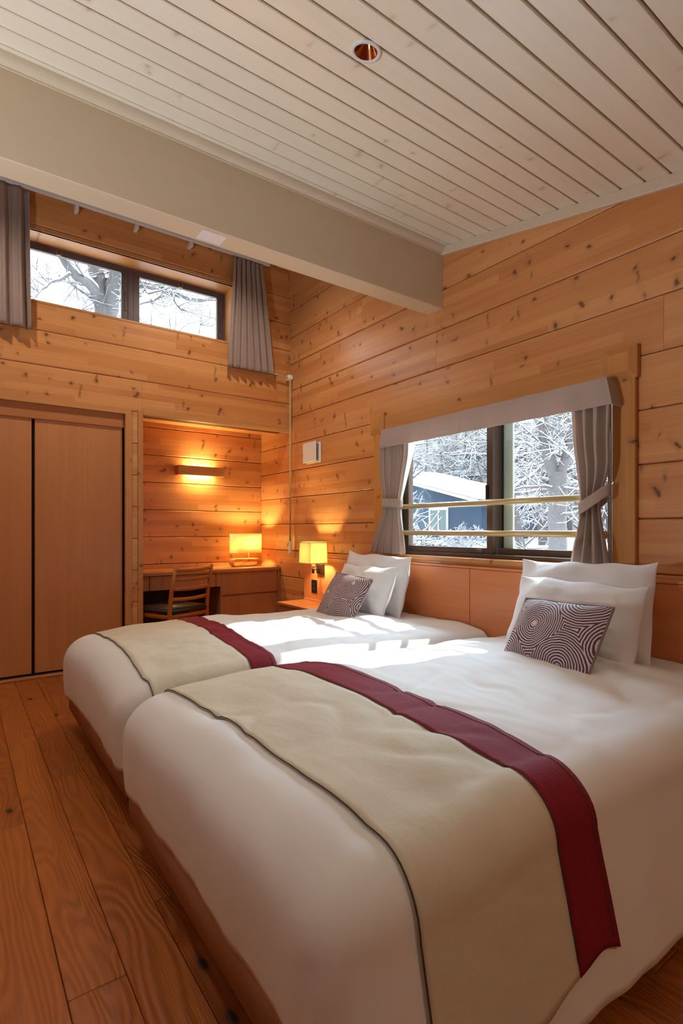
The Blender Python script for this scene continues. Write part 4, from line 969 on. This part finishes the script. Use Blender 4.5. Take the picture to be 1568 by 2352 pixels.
for k in range(8): limb(rng, L_(px(120 + 55 * k, 800, 9.5 + .2 * (k % 3)), px(125 + 55 * k + rng.uniform(-20, 20), 720, 9.5)), .012, .006, br, 5, .7, 2)
put_tree(tree_parts(br, 'clerestory', True, 10, .35), base, 0, 1, 'big bare tree with snowy limbs seen through the clerestory window')
# neighbour house
M['siding'] = plain('dark_blue_siding', srgb(70, 92, 116), .7)
M['white_paint'] = plain('white_paint', (.78, .8, .82), .6)
M['pane_dark'] = plain('dim_house_window', srgb(120, 138, 140), .2)
hs = empty('neighbour_house', (13.4, 12.5, gz(13.4, 12.5))); tag(hs, 'dark blue house with a snowy gabled roof beyond the far pane', 'house')
hx, hy0, hy1 = 13.4, 11.1, 17.5; g0 = gz(13.4, 12.5) - .2
rf = lambda y: 2.02 + .255 * (min(y, 16.5) - 10.75)
rel(prism('wall', M['siding'], [(hy0, g0), (hy1, g0), (hy1, rf(hy1) - .1), (16.5, rf(16.5) - .1), (hy0, rf(hy0) - .1)], 'X', hx, hx + 3.5), hs)
rel(prism('roof', M['bark_dark'], [(10.75, 2.02), (16.5, rf(16.5)), (16.5, rf(16.5) - .12), (10.75, 1.90)], 'X', hx - .6, hx + 3.8), hs)
rel(prism('roof_snow', M['dry_snow'], [(10.72, 2.03), (16.5, rf(16.5) + .01), (16.5, rf(16.5) + .09), (10.8, 2.12), (10.72, 2.07)], 'X', hx - .62, hx + 3.8), hs)
rel(prism('fascia', M['white_paint'], [(10.73, 2.02), (16.5, rf(16.5)), (16.5, rf(16.5) - .10), (10.73, 1.92)], 'X', hx - .64, hx - .60), hs)
wn = rel(boxes('window_frame', M['white_paint'], [(hx - .04, hx, 12.48, 12.56, 1.0, 1.85), (hx - .04, hx, 13.30, 13.38, 1.0, 1.85), (hx - .04, hx, 12.56, 13.30, 1.77, 1.85), (hx - .04, hx, 12.56, 13.30, 1.0, 1.08), (hx - .04, hx, 12.9, 12.95, 1.08, 1.77)], .004), hs)
for a, b_ in ((12.56, 12.9), (12.95, 13.30)): p = box('window_pane', M['pane_dark'], hx - .02, hx - .01, a, b_, 1.08, 1.77, 0); p.parent = wn; p.matrix_parent_inverse = hs.matrix_world.inverted()
rel(boxes('deck', M['bark_dark'], [(hx - 1.0, hx, hy0, hy1, g0, .62)], 0), hs); rel(boxes('deck_snow', M['dry_snow'], [(hx - 1.05, hx, hy0 - .05, hy1, .62, .76)], .04), hs)
rel(boxes('lower_wall', M['siding'], [(hx - .9, hx - .86, hy0, hy1, g0, .62)], 0), hs)
